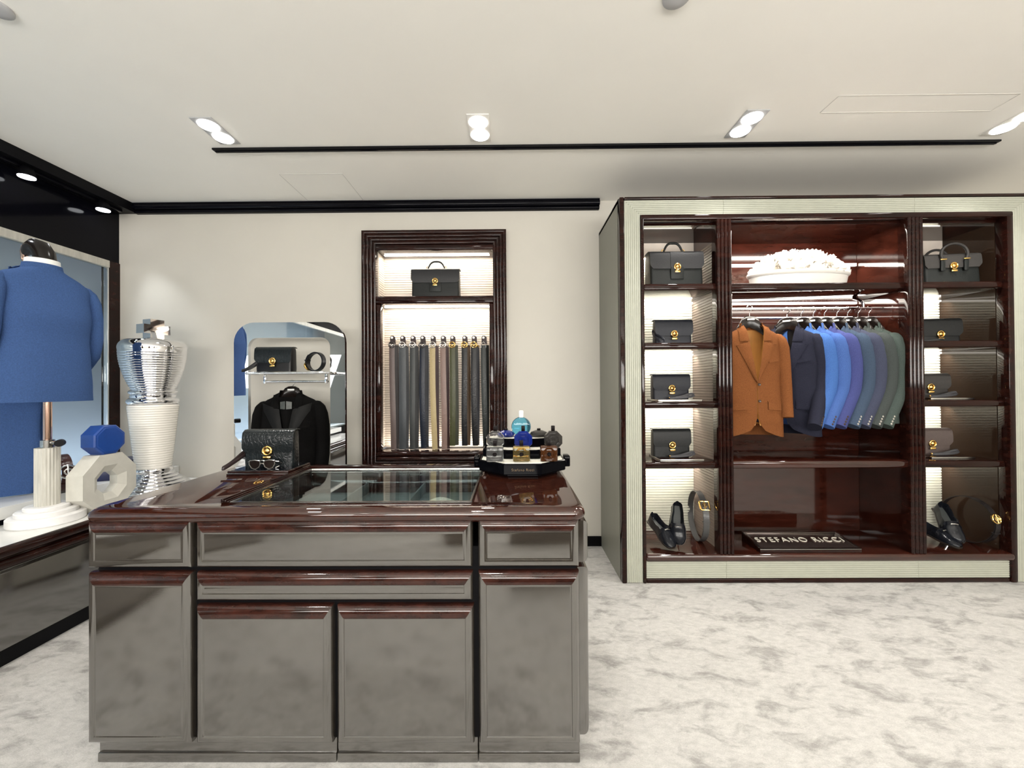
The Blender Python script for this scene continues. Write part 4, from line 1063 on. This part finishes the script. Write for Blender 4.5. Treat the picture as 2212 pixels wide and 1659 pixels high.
z = riser('low dark tray under the grey clutch in the right bay', xr(2020), 2.94, SHELF[2], 0.30, 0.23)
bag('mid grey clutch with gold lock and looped strap in the right bay', (xr(2007), 2.97, z), 0.262, 0.165, 0.075, M_greyleather, R(-6), flap=0.62, group='clutch bags in the right bay', strap=ST2, strapm=M_strapgrey)
z = riser('low dark tray under the taupe clutch in the right bay', xr(2020), 2.94, SHELF[3], 0.30, 0.23)
bag('taupe clutch with gold lock and looped strap in the right bay', (xr(2009), 2.97, z), 0.265, 0.180, 0.075, M_taupe, R(-6), flap=0.62, group='clutch bags in the right bay', strap=ST2, strapm=M_strapgrey)

# shoes and curled belts at the bottom
shoe('black loafer lying flat at the bottom of the left bay', (on(1425, 2.885), 2.890, ZBASE + 0.080), (R(24), 0, R(14)), side=1)
t2 = shoe('black loafer propped upright beside the flat one in the left bay', (on(1463, 2.875), 2.885, ZBASE + 0.150), (R(56), 0, R(-16)), side=-1)
shoe('black loafer lying flat half behind the post of the right bay', (on(2020, 2.89), 2.90, ZBASE + 0.045), (R(11), 0, R(8)), side=1)
shoe('black loafer propped over the other one in the right bay', (on(2045, 2.90), 2.905, ZBASE + 0.132), (R(42), R(0), R(-16)), side=-1)
def stand_block(label, x, y, z, hh):
    t = thing('shoe_prop', label, 'shoe stand', (x, y, z))
    obj('foot', nb(-0.03, 0.03, -0.02, 0.05, 0, 0.008, 0.002), M_chrome, t)
    obj('post', tube(BM(), [(0, 0.02, 0.006), (0, 0.02, hh)], 0.006, 8), M_chrome, t)
    return t
stand_block('chrome prop under the heel of the upright loafer in the left bay', on(1463, 2.93), 2.945, ZBASE, 0.14)
stand_block('chrome prop under the raised loafer in the right bay', on(2050, 2.95), 2.945, ZBASE, 0.13)
M_beltgrey = croc('belt_grey_croc', (0.10, 0.10, 0.10), 0.25)
M_beltdark = leather('belt_dark_gloss', (0.035, 0.030, 0.030), 0.18)
coil('grey crocodile belt curled upright with square gold buckle in the left bay', (on(1505, 2.98), 2.98, ZBASE), 0.185, 0.040, M_beltgrey, (0, 0, R(-98)), 'square', ba=38)
coil('dark glossy belt curled upright with round gold buckle in the right bay', (3.315, 2.935, ZBASE), 0.168, 0.038, M_beltdark, (0, 0, R(-86)), 'round', ba=18)

# bowl of white blooms
bw = (on(1726, 2.95), 2.95, SHELF[0])
t = thing('oval_planter', 'white oval ceramic planter full of white blooms on the top wardrobe shelf', 'planter', bw)
def oval(rx, ry, z, n=48): return [(rx * math.cos(2 * PI * k / n), ry * math.sin(2 * PI * k / n), z) for k in range(n)]
obj('basin', loft(BM(), [oval(.325, .125, 0), oval(.335, .13, .004), oval(.350, .142, .075), oval(.352, .143, .082), oval(.300, .10, .082), oval(.300, .10, .05)], cap1=True), M_white, t)
obj('rim', loft(BM(), [oval(.352, .143, .083), oval(.362, .150, .090), oval(.368, .155, .100), oval(.366, .153, .110), oval(.355, .144, .116), oval(.335, .125, .116), oval(.330, .12, .105), oval(.330, .12, .086)], cap0=False, cap1=False, close_loft=True), M_white, t)
M_bloom = mat('white_petals', (0.88, 0.84, 0.78), 0.7, var=0.05, scale=30)
def bloom_mesh(seed):
    rnd = random.Random(seed); bm = BM()
    for ring, (n, rr_, tilt, zc) in enumerate(((4, 0.010, 70, 0.020), (5, 0.019, 50, 0.014), (6, 0.028, 28, 0.006))):
        for k in range(n):
            a = 2 * PI * k / n + ring * 0.5 + rnd.uniform(-.2, .2); P = []
            for i in range(4):
                u = i / 3; row = []
                for j in range(5):
                    v = -1 + j / 2; wv = 0.014 * math.sin(PI * (0.2 + 0.65 * u))
                    rad = rr_ * 0.35 + 0.032 * u * math.cos(R(tilt)); h = zc + 0.032 * u * math.sin(R(tilt)) - 0.004 * v * v
                    row.append((rad * math.cos(a) - v * wv * math.sin(a), rad * math.sin(a) + v * wv * math.cos(a), h))
                P.append(row)
            sheet(bm, P, 0.0015)
    box(bm, -0.012, 0.012, -0.012, 0.012, 0.0, 0.024, 0.008, 2)
    me = bpy.data.meshes.new('white_bloom'); bmesh.ops.recalc_face_normals(bm, faces=bm.faces); bm.to_mesh(me); bm.free()
    me.materials.append(M_bloom); me.polygons.foreach_set('use_smooth', [True] * len(me.polygons)); return me
BLM = [bloom_mesh(k) for k in range(3)]
rnd = random.Random(4); k = 0
for lay, (rx, ry, z, n) in enumerate(((.315, .122, .112, 26), (.285, .098, .152, 22), (.230, .070, .192, 16), (.155, .042, .222, 9), (0.06, 0.0, .236, 3))):
    for i in range(n):
        a = 2 * PI * (i + 0.5 * (lay % 2)) / n
        o = bpy.data.objects.new('white_bloom', BLM[k % 3]); C.objects.link(o); k += 1
        o.location = (bw[0] + rx * math.cos(a) + rnd.uniform(-.006, .006), bw[1] + ry * math.sin(a) + rnd.uniform(-.004, .004), bw[2] + z + rnd.uniform(-.004, .004))
        tilt = 0.75 * (1 - lay * 0.2)
        o.rotation_euler = (-tilt * math.sin(a), tilt * math.cos(a), rnd.uniform(0, 6)); sc_ = rnd.uniform(1.0, 1.25); o.scale = (sc_, sc_, sc_)
        tag(o, 'white bloom heaped in the oval planter on the top wardrobe shelf', 'flower', 'white blooms in the planter')

# jackets on the rod
M_orange = mat('orange_lining', (0.50, 0.22, 0.05), 0.35, var=0.1, scale=14, stretch=(3, 1, 0.3))
M_blacklin = mat('black_lining', (0.006, 0.006, 0.008), 0.5, var=0.1)
M_tan = cloth('tan_wool', (0.172, 0.063, 0.022), 0.25)
JR = 'jackets on the wardrobe rod'; HR = 'hangers on the wardrobe rod'
p = at(1624, 712, 2.86)
jacket('tan brown wool jacket facing out at the front of the wardrobe rod', (p.x, 2.87, 1.775), R(-6), M_tan, M_orange, JR, ds=0.75, ws=0.90, L=0.79, zb=-0.41, lapel=0.088)
hanger('hanger under the tan jacket with a white tag showing full on', (p.x, 2.87, 1.798), R(-6), HR, hook_h=0.109, flat=0.9)
JK = [(1699, (0.020, 0.021, 0.034), -44, 'dark navy jacket with open lapel behind the tan one', 'hanger of the dark navy jacket'),
      (1727, (0.055, 0.130, 0.360), -64, 'bright blue checked jacket, first bright blue after the dark navy one', 'hanger of the brighter of the blue jackets, next to the dark navy one'),
      (1753, (0.058, 0.115, 0.320), -66, 'bright blue jacket between the blue checked and the violet blue ones', 'hanger of the bright blue jacket before the violet blue one'),
      (1777, (0.055, 0.065, 0.190), -66, 'violet blue jacket between the bright blue and slate ones', 'hanger of the violet blue jacket'),
      (1804, (0.048, 0.070, 0.110), -66, 'slate blue jacket after the violet blue one', 'hanger of the slate blue jacket'),
      (1827, (0.050, 0.056, 0.090), -68, 'blue grey jacket between the slate blue and green grey ones', 'hanger of the blue grey jacket'),
      (1850, (0.052, 0.060, 0.058), -68, 'dark green grey jacket, second from the far end of the rod', 'hanger of the second jacket from the far end of the rod'),
      (1873, (0.058, 0.075, 0.068), -68, 'green grey jacket at the far end of the wardrobe rod', 'hanger of the jacket at the far end of the rod')]
for i, (px, c, a, lab, hl) in enumerate(JK):
    p = at(px, 700, 2.96)
    m = cloth('wool_%d' % i, c, 0.22)
    m2 = M_blacklin
    jacket(lab, (p.x, 2.96, 1.775), R(a), m, m2, JR, ds=0.60 if i else 0.80, ws=0.80 if i else 0.90, L=0.79 if i == 0 else 0.70, zb=-0.40, pockets=(i == 0), sweep=0.14, sl_=0.06, cuff_out=-0.05, bow=0.030, btn=M_silver if i > 3 else M_button)
    hanger(hl, (p.x, 2.96, 1.798), R(a), HR, hook_h=0.109, flat=0.8)

M_face = mat('bronze_plate', (0.20, 0.15, 0.14), 0.22, 0.9, var=0.05)
# name plaque
pl = thing('name_plaque', 'slanted dark plaque with raised pale lettering on the wardrobe floor', 'plaque', (on(1722, 2.86), 2.86, ZBASE))
pr = [(-0.115, 0.0), (-0.115, 0.018), (0.105, 0.062), (0.105, 0.0)]
obj('block', prism(BM(), pr, 'x', -0.345, 0.345), M_wood, pl)
ang = math.atan2(0.044, 0.22)
def slab(x0, x1, v0, v1, h0, h1, m, nm, lbl=None):
    bm = nb(x0, x1, v0, v1, h0, h1, 0.002)
    bmesh.ops.rotate(bm, verts=bm.verts, cent=(0, 0, 0), matrix=Matrix.Rotation(ang, 3, 'X')); bmesh.ops.translate(bm, verts=bm.verts, vec=(0, -0.005, 0.0405))
    return obj(nm, bm, m, pl, label=lbl)
for a, b, c, d in ((-0.345, 0.345, -0.112, -0.092), (-0.345, 0.345, 0.092, 0.112), (-0.345, -0.325, -0.092, 0.092), (0.325, 0.345, -0.092, 0.092)):
    slab(a, b, c, d, 0, 0.008, M_trim, 'frame_bar')
slab(-0.324, 0.324, -0.091, 0.091, 0.0, 0.003, M_face, 'face')
def text(name, s, size, loc, rot, m, parent, ext=0.002):
    cu = bpy.data.curves.new(name, 'FONT'); cu.body = s; cu.size = size; cu.align_x = 'CENTER'; cu.align_y = 'CENTER'; cu.extrude = ext; cu.space_character = 1.18; cu.offset = -0.018 * size
    o = bpy.data.objects.new(name, cu); C.objects.link(o); o.parent = parent; o.location = loc; o.rotation_euler = rot; cu.materials.append(m)
    bpy.context.view_layer.update(); me = bpy.data.meshes.new_from_object(o); bpy.data.objects.remove(o); o = bpy.data.objects.new(name, me); C.objects.link(o); o.parent = parent; o.location = loc; o.rotation_euler = rot; return o
text('lettering', 'STEFANO RICCI', 0.076, (0, -0.004, 0.047), (ang, 0, 0), M_cushion, pl)

# ------------------------------------------------------------------ goods on the counter
# tray with bag, strap and sunglasses
a = atz(492, 1022, TOPZ); b = atz(628, 1026, TOPZ); c = atz(664, 1004, TOPZ)
TX0, TX1, TY0, TY1 = -1.405, -1.098, 1.945, 2.165
tr = thing('presentation_tray', 'dark wood tray with slate top at the back corner of the counter', 'tray', ((TX0 + TX1) / 2, (TY0 + TY1) / 2, TOPZ))
def tp(name, bm, m): return obj(name, bm, m, tr, world=True)
tp('lower_board', nb(TX0, TX1, TY0, TY1, TOPZ, TOPZ + 0.010, 0.002), M_wood)
tp('upper_board', nb(TX0 + 0.003, TX1 - 0.003, TY0 + 0.003, TY1 - 0.003, TOPZ + 0.012, TOPZ + 0.023, 0.002), M_wood)
tp('core', nb(TX0 + 0.006, TX1 - 0.006, TY0 + 0.006, TY1 - 0.006, TOPZ + 0.009, TOPZ + 0.0235), M_trim)
tp('slate_top', nb(TX0 + 0.014, TX1 - 0.014, TY0 + 0.014, TY1 - 0.014, TOPZ + 0.022, TOPZ + 0.0245), M_black)
TZ = TOPZ + 0.0245
p = at(588, 1000, 2.09)
M_strapbrown = leather('strap_brown', (0.045, 0.030, 0.030), 0.15)
bag('green black crocodile bag with gold lock on the counter tray', (p.x + 0.005, 2.085, TZ), 0.245, 0.180, 0.085, M_blkcroc, R(5), flap=0.60, flapm=M_blkcroc, strapm=M_strapbrown,
    strap=[(-0.118, 0.0, 0.085), (-0.135, -0.02, 0.075), (-0.150, -0.06, 0.045), (-0.165, -0.10, 0.022), (-0.178, -0.125, 0.012), (-0.168, -0.128, 0.010), (-0.150, -0.09, 0.028), (-0.125, -0.03, 0.06), (-0.118, 0.0, 0.07)])
p = at(566, 1006, 1.985)
sg = thing('sunglasses', 'dark lensed sunglasses with metal frame in front of the crocodile bag', 'sunglasses', (p.x, 1.985, TZ), R(4))
M_lens = mat('dark_lens', (0.012, 0.009, 0.008), 0.04, ior=1.7)
for s in (-1, 1):
    o_ = [(s * (0.008 + 0.054 * u), v) for u, v in ((0.05, 0.040), (0.5, 0.045), (0.95, 0.042), (1.0, 0.025), (0.80, 0.006), (0.45, 0.001), (0.12, 0.010), (0.0, 0.026))]
    obj('lens', loft(BM(), [[(x, -0.001, z) for x, z in o_], [(x, 0.0015, z) for x, z in o_]]), M_lens, sg)
    obj('lens_rim', tube(BM(), [(x, 0, z) for x, z in o_], 0.0026, 6, closed=True), M_trim, sg)
    obj('temple', tube(BM(), [(s * 0.064, 0.002, 0.038), (s * 0.070, 0.006, 0.036), (s * 0.060, 0.03, 0.030), (s * 0.045, 0.055, 0.018)] if s < 0 else [(0.064, 0.002, 0.038), (0.080, 0.004, 0.036), (0.086, 0.02, 0.026), (0.070, 0.03, 0.010), (0.055, 0.02, 0.003)], 0.0022, 6), M_trim, sg)
obj('brow_bar', tube(BM(), [(-0.012, 0, 0.040), (0, 0, 0.043), (0.012, 0, 0.040)], 0.0025, 6), M_trim, sg)
obj('bridge', tube(BM(), [(-0.010, 0, 0.026), (0, -0.002, 0.030), (0.010, 0, 0.026)], 0.0025, 6), M_trim, sg)

# perfume stand
SX, SY = 0.048, 2.055
ps = thing('perfume_stand', 'black octagonal stepped perfume stand with white felt tops on the counter end', 'display stand', (SX, SY, TOPZ))
def octa(rx, ry, z, cy_=0.0): return [(rx * math.cos(R(22.5 + 45 * k)) / math.cos(R(22.5)), cy_ + ry * math.sin(R(22.5 + 45 * k)) / math.cos(R(22.5)), z) for k in range(8)]
def octp(name, rx, ry, z0, z1, m, cy_=0.0, ch=0.004):
    m = M_acrylic if m is M_black else m
    return obj(name, loft(BM(), [octa(rx - ch, ry - ch, z0, cy_), octa(rx, ry, z0 + ch, cy_), octa(rx, ry, z1 - ch, cy_), octa(rx - ch, ry - ch, z1, cy_)]), m, ps, smooth=25)
octp('foot', 0.175, 0.155, 0.0, 0.016, M_blackmatte)
octp('tray_body', 0.213, 0.195, 0.016, 0.068, M_black)
octp('felt_top', 0.200, 0.182, 0.067, 0.0700, M_cushion, ch=0.001)
octp('second_step', 0.200, 0.135, 0.0705, 0.112, M_black, 0.058)
octp('felt_top', 0.175, 0.112, 0.1115, 0.1140, M_cushion, 0.058, 0.001)
octp('third_step', 0.195, 0.085, 0.1145, 0.158, M_black, 0.100)
octp('felt_top', 0.170, 0.066, 0.1575, 0.1600, M_cushion, 0.100, 0.001)
for s in (-1, 1):
    obj('handle', box(BM(), s * 0.214 - (0.03 if s < 0 else 0), s * 0.214 + (0.03 if s > 0 else 0), -0.035, 0.035, 0.022, 0.078, 0.006), M_acrylic, ps)
text('lettering', 'Stefano Ricci', 0.017, (0.0, -0.1955, 0.040), (PI / 2, 0, 0), M_dimgold, ps, 0.0005)
def colour_glass(name, col, rough=0.02, trans=0.85):
    m = mat(name, col, rough); b = m.node_tree.nodes['Principled BSDF']; b.inputs['Transmission Weight'].default_value = trans; b.inputs['IOR'].default_value = 1.35; return m
G_clear = colour_glass('glass_clear', (0.95, 0.95, 0.94), trans=0.95); G_amber = colour_glass('glass_amber', (1.0, 0.74, 0.28), trans=0.95); G_brown = colour_glass('glass_brown', (0.10, 0.035, 0.012), trans=0.5)
G_blue = colour_glass('glass_cobalt', (0.012, 0.030, 0.25), trans=0.4); G_smoke = colour_glass('glass_smoke', (0.07, 0.065, 0.06), trans=0.5); G_azure = colour_glass('glass_azure', (0.16, 0.62, 0.88), trans=0.9)
M_cap = mat('black_cap', (0.006, 0.004, 0.004), 0.35, var=0.1, spec=0.08); M_whitecap = mat('white_cap', (0.85, 0.88, 0.88), 0.3, var=0.02)
PG = 'perfume bottles on the octagonal stand'
def octring(bm, cx_, y0, y1, cz_, r, rin=None):
    f = lambda rr_, y: [(cx_ + rr_ * math.cos(R(22.5 + 45 * k)), y, cz_ + rr_ * math.sin(R(22.5 + 45 * k))) for k in range(8)]
    if rin is None: return loft(bm, [f(r * 0.93, y0), f(r, y0 + 0.005), f(r, y1 - 0.005), f(r * 0.93, y1)])
    return loft(bm, [f(r, y0), f(r, y1), f(rin, y1), f(rin, y0)], cap0=False, cap1=False, close_loft=True)
def cube_bottle(label, x, y, z, g):
    t = thing('perfume_bottle', label, 'perfume bottle', (x, y, z), 0, PG)
    obj('glass_body', box(BM(), -0.041, 0.041, -0.026, 0.026, 0.0, 0.074, 0.008, 2), g, t)
    obj('relief', octring(BM(), 0, -0.030, -0.0265, 0.037, 0.033, 0.024), g, t)
    obj('medallion', lathe_y(BM(), [(0.010, -0.0262), (0.010, -0.030), (0.007, -0.033), (0.001, -0.033)], (0, 0, 0.037), 12), M_cap, t)
    obj('cap', box(BM(), -0.009, 0.009, -0.009, 0.009, 0.0735, 0.100, 0.002), M_cap, t)
def disc_bottle(label, x, y, z, g, r=0.049):
    t = thing('perfume_bottle', label, 'perfume bottle', (x, y, z), 0, PG)
    rc = r * math.cos(R(22.5))
    obj('glass_body', octring(BM(), 0, -0.020, 0.020, rc, r), g, t, smooth=15)
    obj('relief', octring(BM(), 0, -0.026, -0.0205, rc, r * 0.78, r * 0.58), g, t, smooth=15)
    obj('relief', octring(BM(), 0, -0.026, -0.0205, rc, r * 0.42, r * 0.22), g, t, smooth=15)
    obj('cap', box(BM(), -0.009, 0.009, -0.009, 0.009, rc * 2 - 0.001, rc * 2 + 0.026, 0.002), M_cap, t)
def ax_(px, Y): return at(px, 950, Y).x
zf, z2, z3 = TOPZ + 0.070, TOPZ + 0.114, TOPZ + 0.160
for px, g, lab in ((1069, G_clear, 'clear block perfume bottle in the front row of the black stand'), (1126, G_amber, 'amber block perfume bottle in the front row of the black stand'), (1185, G_brown, 'dark brown block perfume bottle in the front row of the black stand')):
    cube_bottle(lab, ax_(px, 1.925), 1.925, zf, g)
for px, g, lab in ((1070, G_clear, 'clear octagonal perfume bottle in the middle row of the black stand'), (1130, G_blue, 'cobalt blue octagonal perfume bottle in the middle row'), (1194, G_smoke, 'smoky grey octagonal perfume bottle in the middle row')):
    disc_bottle(lab, ax_(px, 2.035), 2.022, z2, g)
yb = 2.155
t = thing('perfume_bottle', 'azure round perfume bottle with white cap at the back of the stand', 'perfume bottle', (ax_(1126, yb), yb, z3), 0, PG)
obj('glass_body', lathe_y(BM(), [(0.040, -0.018), (0.050, -0.013), (0.053, 0), (0.050, 0.013), (0.040, 0.018)], (0, 0, 0.053), 32), G_azure, t)
obj('cap', lathe(BM(), [(0.012, 0.100), (0.013, 0.106), (0.013, 0.136), (0.010, 0.140)], 16), M_whitecap, t)
for px, g, lab in ((1093, G_blue, 'low dark round perfume bottle lying behind the clear octagonal one'), (1164, G_brown, 'low dark round perfume bottle lying behind the smoky octagonal one')):
    t = thing('perfume_bottle', lab, 'perfume bottle', (ax_(px, yb - 0.01), yb - 0.01, z3), 0, PG)
    obj('glass_body', lathe(BM(), [(0.030, 0), (0.042, 0.004), (0.048, 0.014), (0.042, 0.026), (0.020, 0.034), (0.012, 0.036)], 24), G_smoke if px > 1100 else G_blue, t)
    obj('cap', lathe(BM(), [(0.009, 0.0355), (0.010, 0.038), (0.009, 0.044)], 14), M_cap, t)

# ------------------------------------------------------------------ left window display
# stepped stand with fluted column and pole
fx = at(98, 1120, 2.26); FX, FY = fx.x, 2.27
st = thing('jacket_stand', 'white stepped round stand with fluted column and copper pole holding the blue jacket', 'stand', (FX, FY, ZM))
obj('base', lathe(BM(), [(0.150, 0), (0.156, 0.006), (0.156, 0.044), (0.150, 0.050)], 48), M_whitestone, st)
obj('base_step', lathe(BM(), [(0.124, 0.050), (0.126, 0.055), (0.126, 0.072), (0.122, 0.076)], 48), M_whitestone, st)
obj('base_step', lathe(BM(), [(0.092, 0.076), (0.094, 0.080), (0.094, 0.094), (0.090, 0.098)], 48), M_whitestone, st)
bm = BM(); rg = []
for z in (0.098, 0.425):
    rg.append([((0.050 + 0.0016 * math.cos(22 * 2 * PI * k / 176)) * math.cos(2 * PI * k / 176), (0.050 + 0.0016 * math.cos(22 * 2 * PI * k / 176)) * math.sin(2 * PI * k / 176), z) for k in range(176)])
obj('fluted_column', loft(bm, rg), M_stone, st)
obj('ferrule', lathe(BM(), [(0.030, 0.425), (0.030, 0.468), (0.026, 0.470)], 24), M_trim, st)
obj('pole', lathe(BM(), [(0.0185, 0.468), (0.0185, 1.36)], 20), M_copper, st)
kn = obj('clamp_screw', tube(BM(), [(0.02, 0.0, 0.452), (0.075, -0.010, 0.452)], 0.011, 10), M_trim, st)
obj('clamp_knob', tube(BM(), [(0.068, 0.010, 0.452), (0.094, -0.024, 0.452)], 0.020, 16), M_blackmatte, kn)
JZ = at(94, 562, 2.27).z - 0.05
obj('neck_cap', lathe(BM(), [(0.046, JZ - ZM - 0.10), (0.047, JZ - ZM + 0.03), (0.044, JZ - ZM + 0.05)], 24, (-0.03, 0, 0)), M_wood, st)
# carved bird head finial
bm = BM()
fa = -2.45
dirv = Vector((-0.62, 0.02, 0)).normalized()
hp = [(0, -0.06), (0.0, -0.01), (0.012, 0.035), (0.035, 0.070), (0.065, 0.082), (0.095, 0.070), (0.118, 0.050), (0.134, 0.030)]
pts = [Vector((-0.03, 0, JZ - ZM + 0.05)) + dirv * (a_ - 0.02) + Vector((0, 0, b_)) for a_, b_ in hp]
bh = obj('carved_head', tube(bm, pts, [0.044, 0.046, 0.048, 0.047, 0.043, 0.035, 0.024, 0.010], 16), M_hanger, st)
obj('beak', tube(BM(), [pts[5] + dirv * 0.018, pts[6] + dirv * 0.012, pts[7] + Vector((0, 0, -0.020)), pts[7] + dirv * -0.006 + Vector((0, 0, -0.048))], [0.026, 0.019, 0.012, 0.004], 10), M_copper, bh)
M_blue = cloth('blue_wool', (0.046, 0.090, 0.220), 0.16, scale=180)
JROT = R(-99)
jacket('large blue jacket seen from behind on the stand by the window', (FX - 0.03, FY, JZ), JROT, M_blue, M_blacklin, None, ds=1.15, ws=0.98, L=0.765, zb=-0.36, pockets=True, sweep=0.10, facing_cuffs='back', bulge=0.1, neck=0.075)
t = thing('shirt_collar', 'white band collar standing above the blue jacket collar', 'shirt', (FX - 0.03, FY, JZ), JROT)
P = [[(0.070 * (1 + 0.05 * q) * math.sin(R(20 + 320 * j / 30)), -0.068 * (1 + 0.05 * q) * math.cos(R(20 + 320 * j / 30)), 0.048 - 0.06 * q) for q in (0, 0.5, 1)] for j in range(31)]
obj('band', sheet(BM(), P, 0.003), M_label, t)
obj('stud', lathe_y(BM(), [(0.005, 0), (0.004, -0.003)], (0, -0.072, 0.02), 8), M_silver, t)
# trousers hung behind the pole
tp_ = at(26, 870, 2.40)
tz = 0.70
tt = thing('hanging_trousers', 'blue trousers hanging under the blue jacket behind the copper pole', 'trousers', (tp_.x - 0.05, 2.42, tz), R(38))
for s, y0 in ((-1, 0.0), (1, 0.045)):
    rings = []
    for k in range(15):
        u = k / 14; z = 0.62 * u; hw = 0.105 + 0.05 * u + 0.004 * math.sin(9 * u + s); th = 0.022 + 0.012 * u
        rings.append([(hw * math.cos(2 * PI * q / 24) + 0.012 * math.sin(5 * u), y0 + th * math.sin(2 * PI * q / 24) * (1 + 0.3 * math.cos(2 * PI * q / 24 * 3)), z) for q in range(24)])
    obj('trouser_leg', loft(BM(), rings), M_blue, tt, smooth=60)
obj('waistband', loft(BM(), [[(0.155 * math.cos(2 * PI * q / 24), 0.022 + 0.06 * math.sin(2 * PI * q / 24), z) for q in range(24)] for z in (0.615, 0.66)]), M_blue, tt, smooth=60)

# pale octagonal ring with blue octagonal box on top
oc = at(215, 1037, 2.46); OX, OY = -2.575, 2.49
ORZ = R(93)
def oct8(r, y, cz_): return [(r * math.cos(R(22.5 + 45 * k)), y, cz_ + r * math.sin(R(22.5 + 45 * k))) for k in range(8)]
rr_ = 0.190; rc = rr_ * math.cos(R(22.5)); T = 0.048
on_ = thing('octagon_ring', 'pale stone octagonal ring with a round centre hole on the marble top', 'ornament', (OX, OY, ZM), ORZ)
obj('ring', loft(BM(), [oct8(rr_, -T, rc), oct8(rr_, T, rc), oct8(0.115, T, rc), oct8(0.072, T * 0.5, rc), oct8(0.072, -T * 0.5, rc), oct8(0.115, -T, rc)], cap0=False, cap1=False, close_loft=True), mat('cream_stone', (0.60, 0.585, 0.53), 0.45, var=0.06, scale=14), on_, smooth=20)
rb = 0.097; rbc = rb * math.cos(R(22.5))
ob = thing('octagon_box', 'glossy blue octagonal box balanced on the pale stone ring', 'box', (OX + 0.0, OY, ZM + 2 * rc), ORZ - R(8))
M_bluebox = mat('blue_lacquer', (0.012, 0.055, 0.260), 0.3, var=0.08, scale=30)
obj('case', loft(BM(), [oct8(rb * 0.93, -0.050, rbc), oct8(rb, -0.042, rbc), oct8(rb, 0.044, rbc), oct8(rb * 0.95, 0.050, rbc)]), M_bluebox, ob, smooth=20)
obj('lid', loft(BM(), [oct8(rb * 0.80, -0.053, rbc), oct8(rb * 0.88, -0.0502, rbc)]), M_bluebox, ob, smooth=20)
# belt ring and navy case on the ledge behind
p = at(139, 1015, 2.52)
coil('brown crocodile belt ring with sparkling buckle behind the fluted column', (p.x - 0.02, 2.52, ZL), 0.122, 0.05, croc('brown_croc', (0.060, 0.020, 0.018)), (0, 0, R(-28)), 'round', M_silver, ba=10)
nv = thing('gift_case', 'navy case with a white stripe lying behind the octagonal ring', 'case', (-3.03, 2.98, ZL), R(20))
M_navybox = mat('navy_box', (0.008, 0.014, 0.075), 0.35, var=0.1)
obj('case_body', nb(-0.13, 0.13, -0.20, 0.20, 0, 0.075, 0.005), M_navybox, nv)
obj('stripe', nb(-0.131, 0.131, -0.201, 0.201, 0.078, 0.085, 0.002), M_label, nv)
obj('case_lid', nb(-0.13, 0.13, -0.20, 0.20, 0.0755, 0.115, 0.005), M_navybox, nv)

# chrome and white sculpture with a cross on top
up = at(332, 1050, 2.94); UX, UY = -2.655, 2.93
ur = thing('crowned_sculpture', 'tall chrome and white chess king sculpture with a cross on top', 'sculpture', (UX, UY, ZM))
def ul(name, prof, m, seg=56): return obj(name, lathe(BM(), prof, seg), m, ur, smooth=50)
H0 = ZM
def bz(z): return z - H0
prof = [(0.240, 0.0), (0.248, 0.006), (0.248, 0.016), (0.236, 0.022)]
for k in range(6):
    r0 = 0.238 - 0.0230 * k; z0 = 0.022 + 0.0205 * k
    prof += [(r0 - 0.012, z0), (r0 - 0.006, z0 + 0.003), (r0, z0 + 0.008), (r0 - 0.004, z0 + 0.014), (r0 - 0.016, z0 + 0.0195)]
prof += [(0.108, 0.148), (0.112, 0.155), (0.112, 0.172), (0.104, 0.180)]
ul('stepped_foot', prof, M_chrome)
prof = [(0.104, 0.180)]
n = 26
for k in range(n):
    u = k / n; r0 = 0.106 + 0.043 * u; z0 = 0.182 + 0.445 * u
    prof += [(r0 - 0.0012, z0), (r0, z0 + 0.004), (r0, z0 + 0.012), (r0 - 0.0012, z0 + 0.016)]
prof += [(0.149, 0.630), (0.142, 0.642)]
ul('white_shaft', prof, mat('gloss_white', (0.80, 0.77, 0.71), 0.12, var=0.02))
def torus(z0, z1, r, d):
    return [(r - d + d * math.sin(R(10 + 160 * k / 8)), z0 + (z1 - z0) * k / 8) for k in range(9)]
ul('collar_ring', torus(0.643, 0.692, 0.152, 0.020), M_chrome)
ul('collar_neck', [(0.128, 0.691), (0.132, 0.696), (0.132, 0.712), (0.126, 0.716)], M_chrome)
ul('collar_ring', torus(0.716, 0.752, 0.141, 0.018), M_chrome)
prof = [(0.124, 0.752)]
n = 16
for k in range(n):
    u = k / n; r0 = 0.130 + 0.066 * math.sin(PI / 2 * u ** 0.9); z0 = 0.756 + 0.275 * u
    prof += [(r0 - 0.003, z0), (r0, z0 + 0.004), (r0 + 0.001, z0 + 0.012), (r0 - 0.001, z0 + 0.0165)]
for k in range(9):
    a_ = R(90 * k / 8); prof.append((0.140 + 0.058 * math.cos(a_), 1.055 + 0.062 * math.sin(a_)))
prof += [(0.06, 1.122), (0.058, 1.128), (0.001, 1.130)]
ul('ribbed_crown', prof, M_chrome)
cr = [(-0.045, 0), (0.045, 0), (0.045, 0.032), (0.085, 0.032), (0.085, 0.098), (0.045, 0.098), (0.045, 0.138), (-0.045, 0.138), (-0.045, 0.098), (-0.085, 0.098), (-0.085, 0.032), (-0.045, 0.032)]
bm = BM(); prism(bm, [(x, z + 1.130) for x, z in cr], 'y', -0.042, 0.042)
bmesh.ops.rotate(bm, verts=bm.verts, cent=(0, 0, 0), matrix=Matrix.Rotation(R(72), 3, 'Z'))
obj('cross', bm, M_chrome, ur, smooth=0)
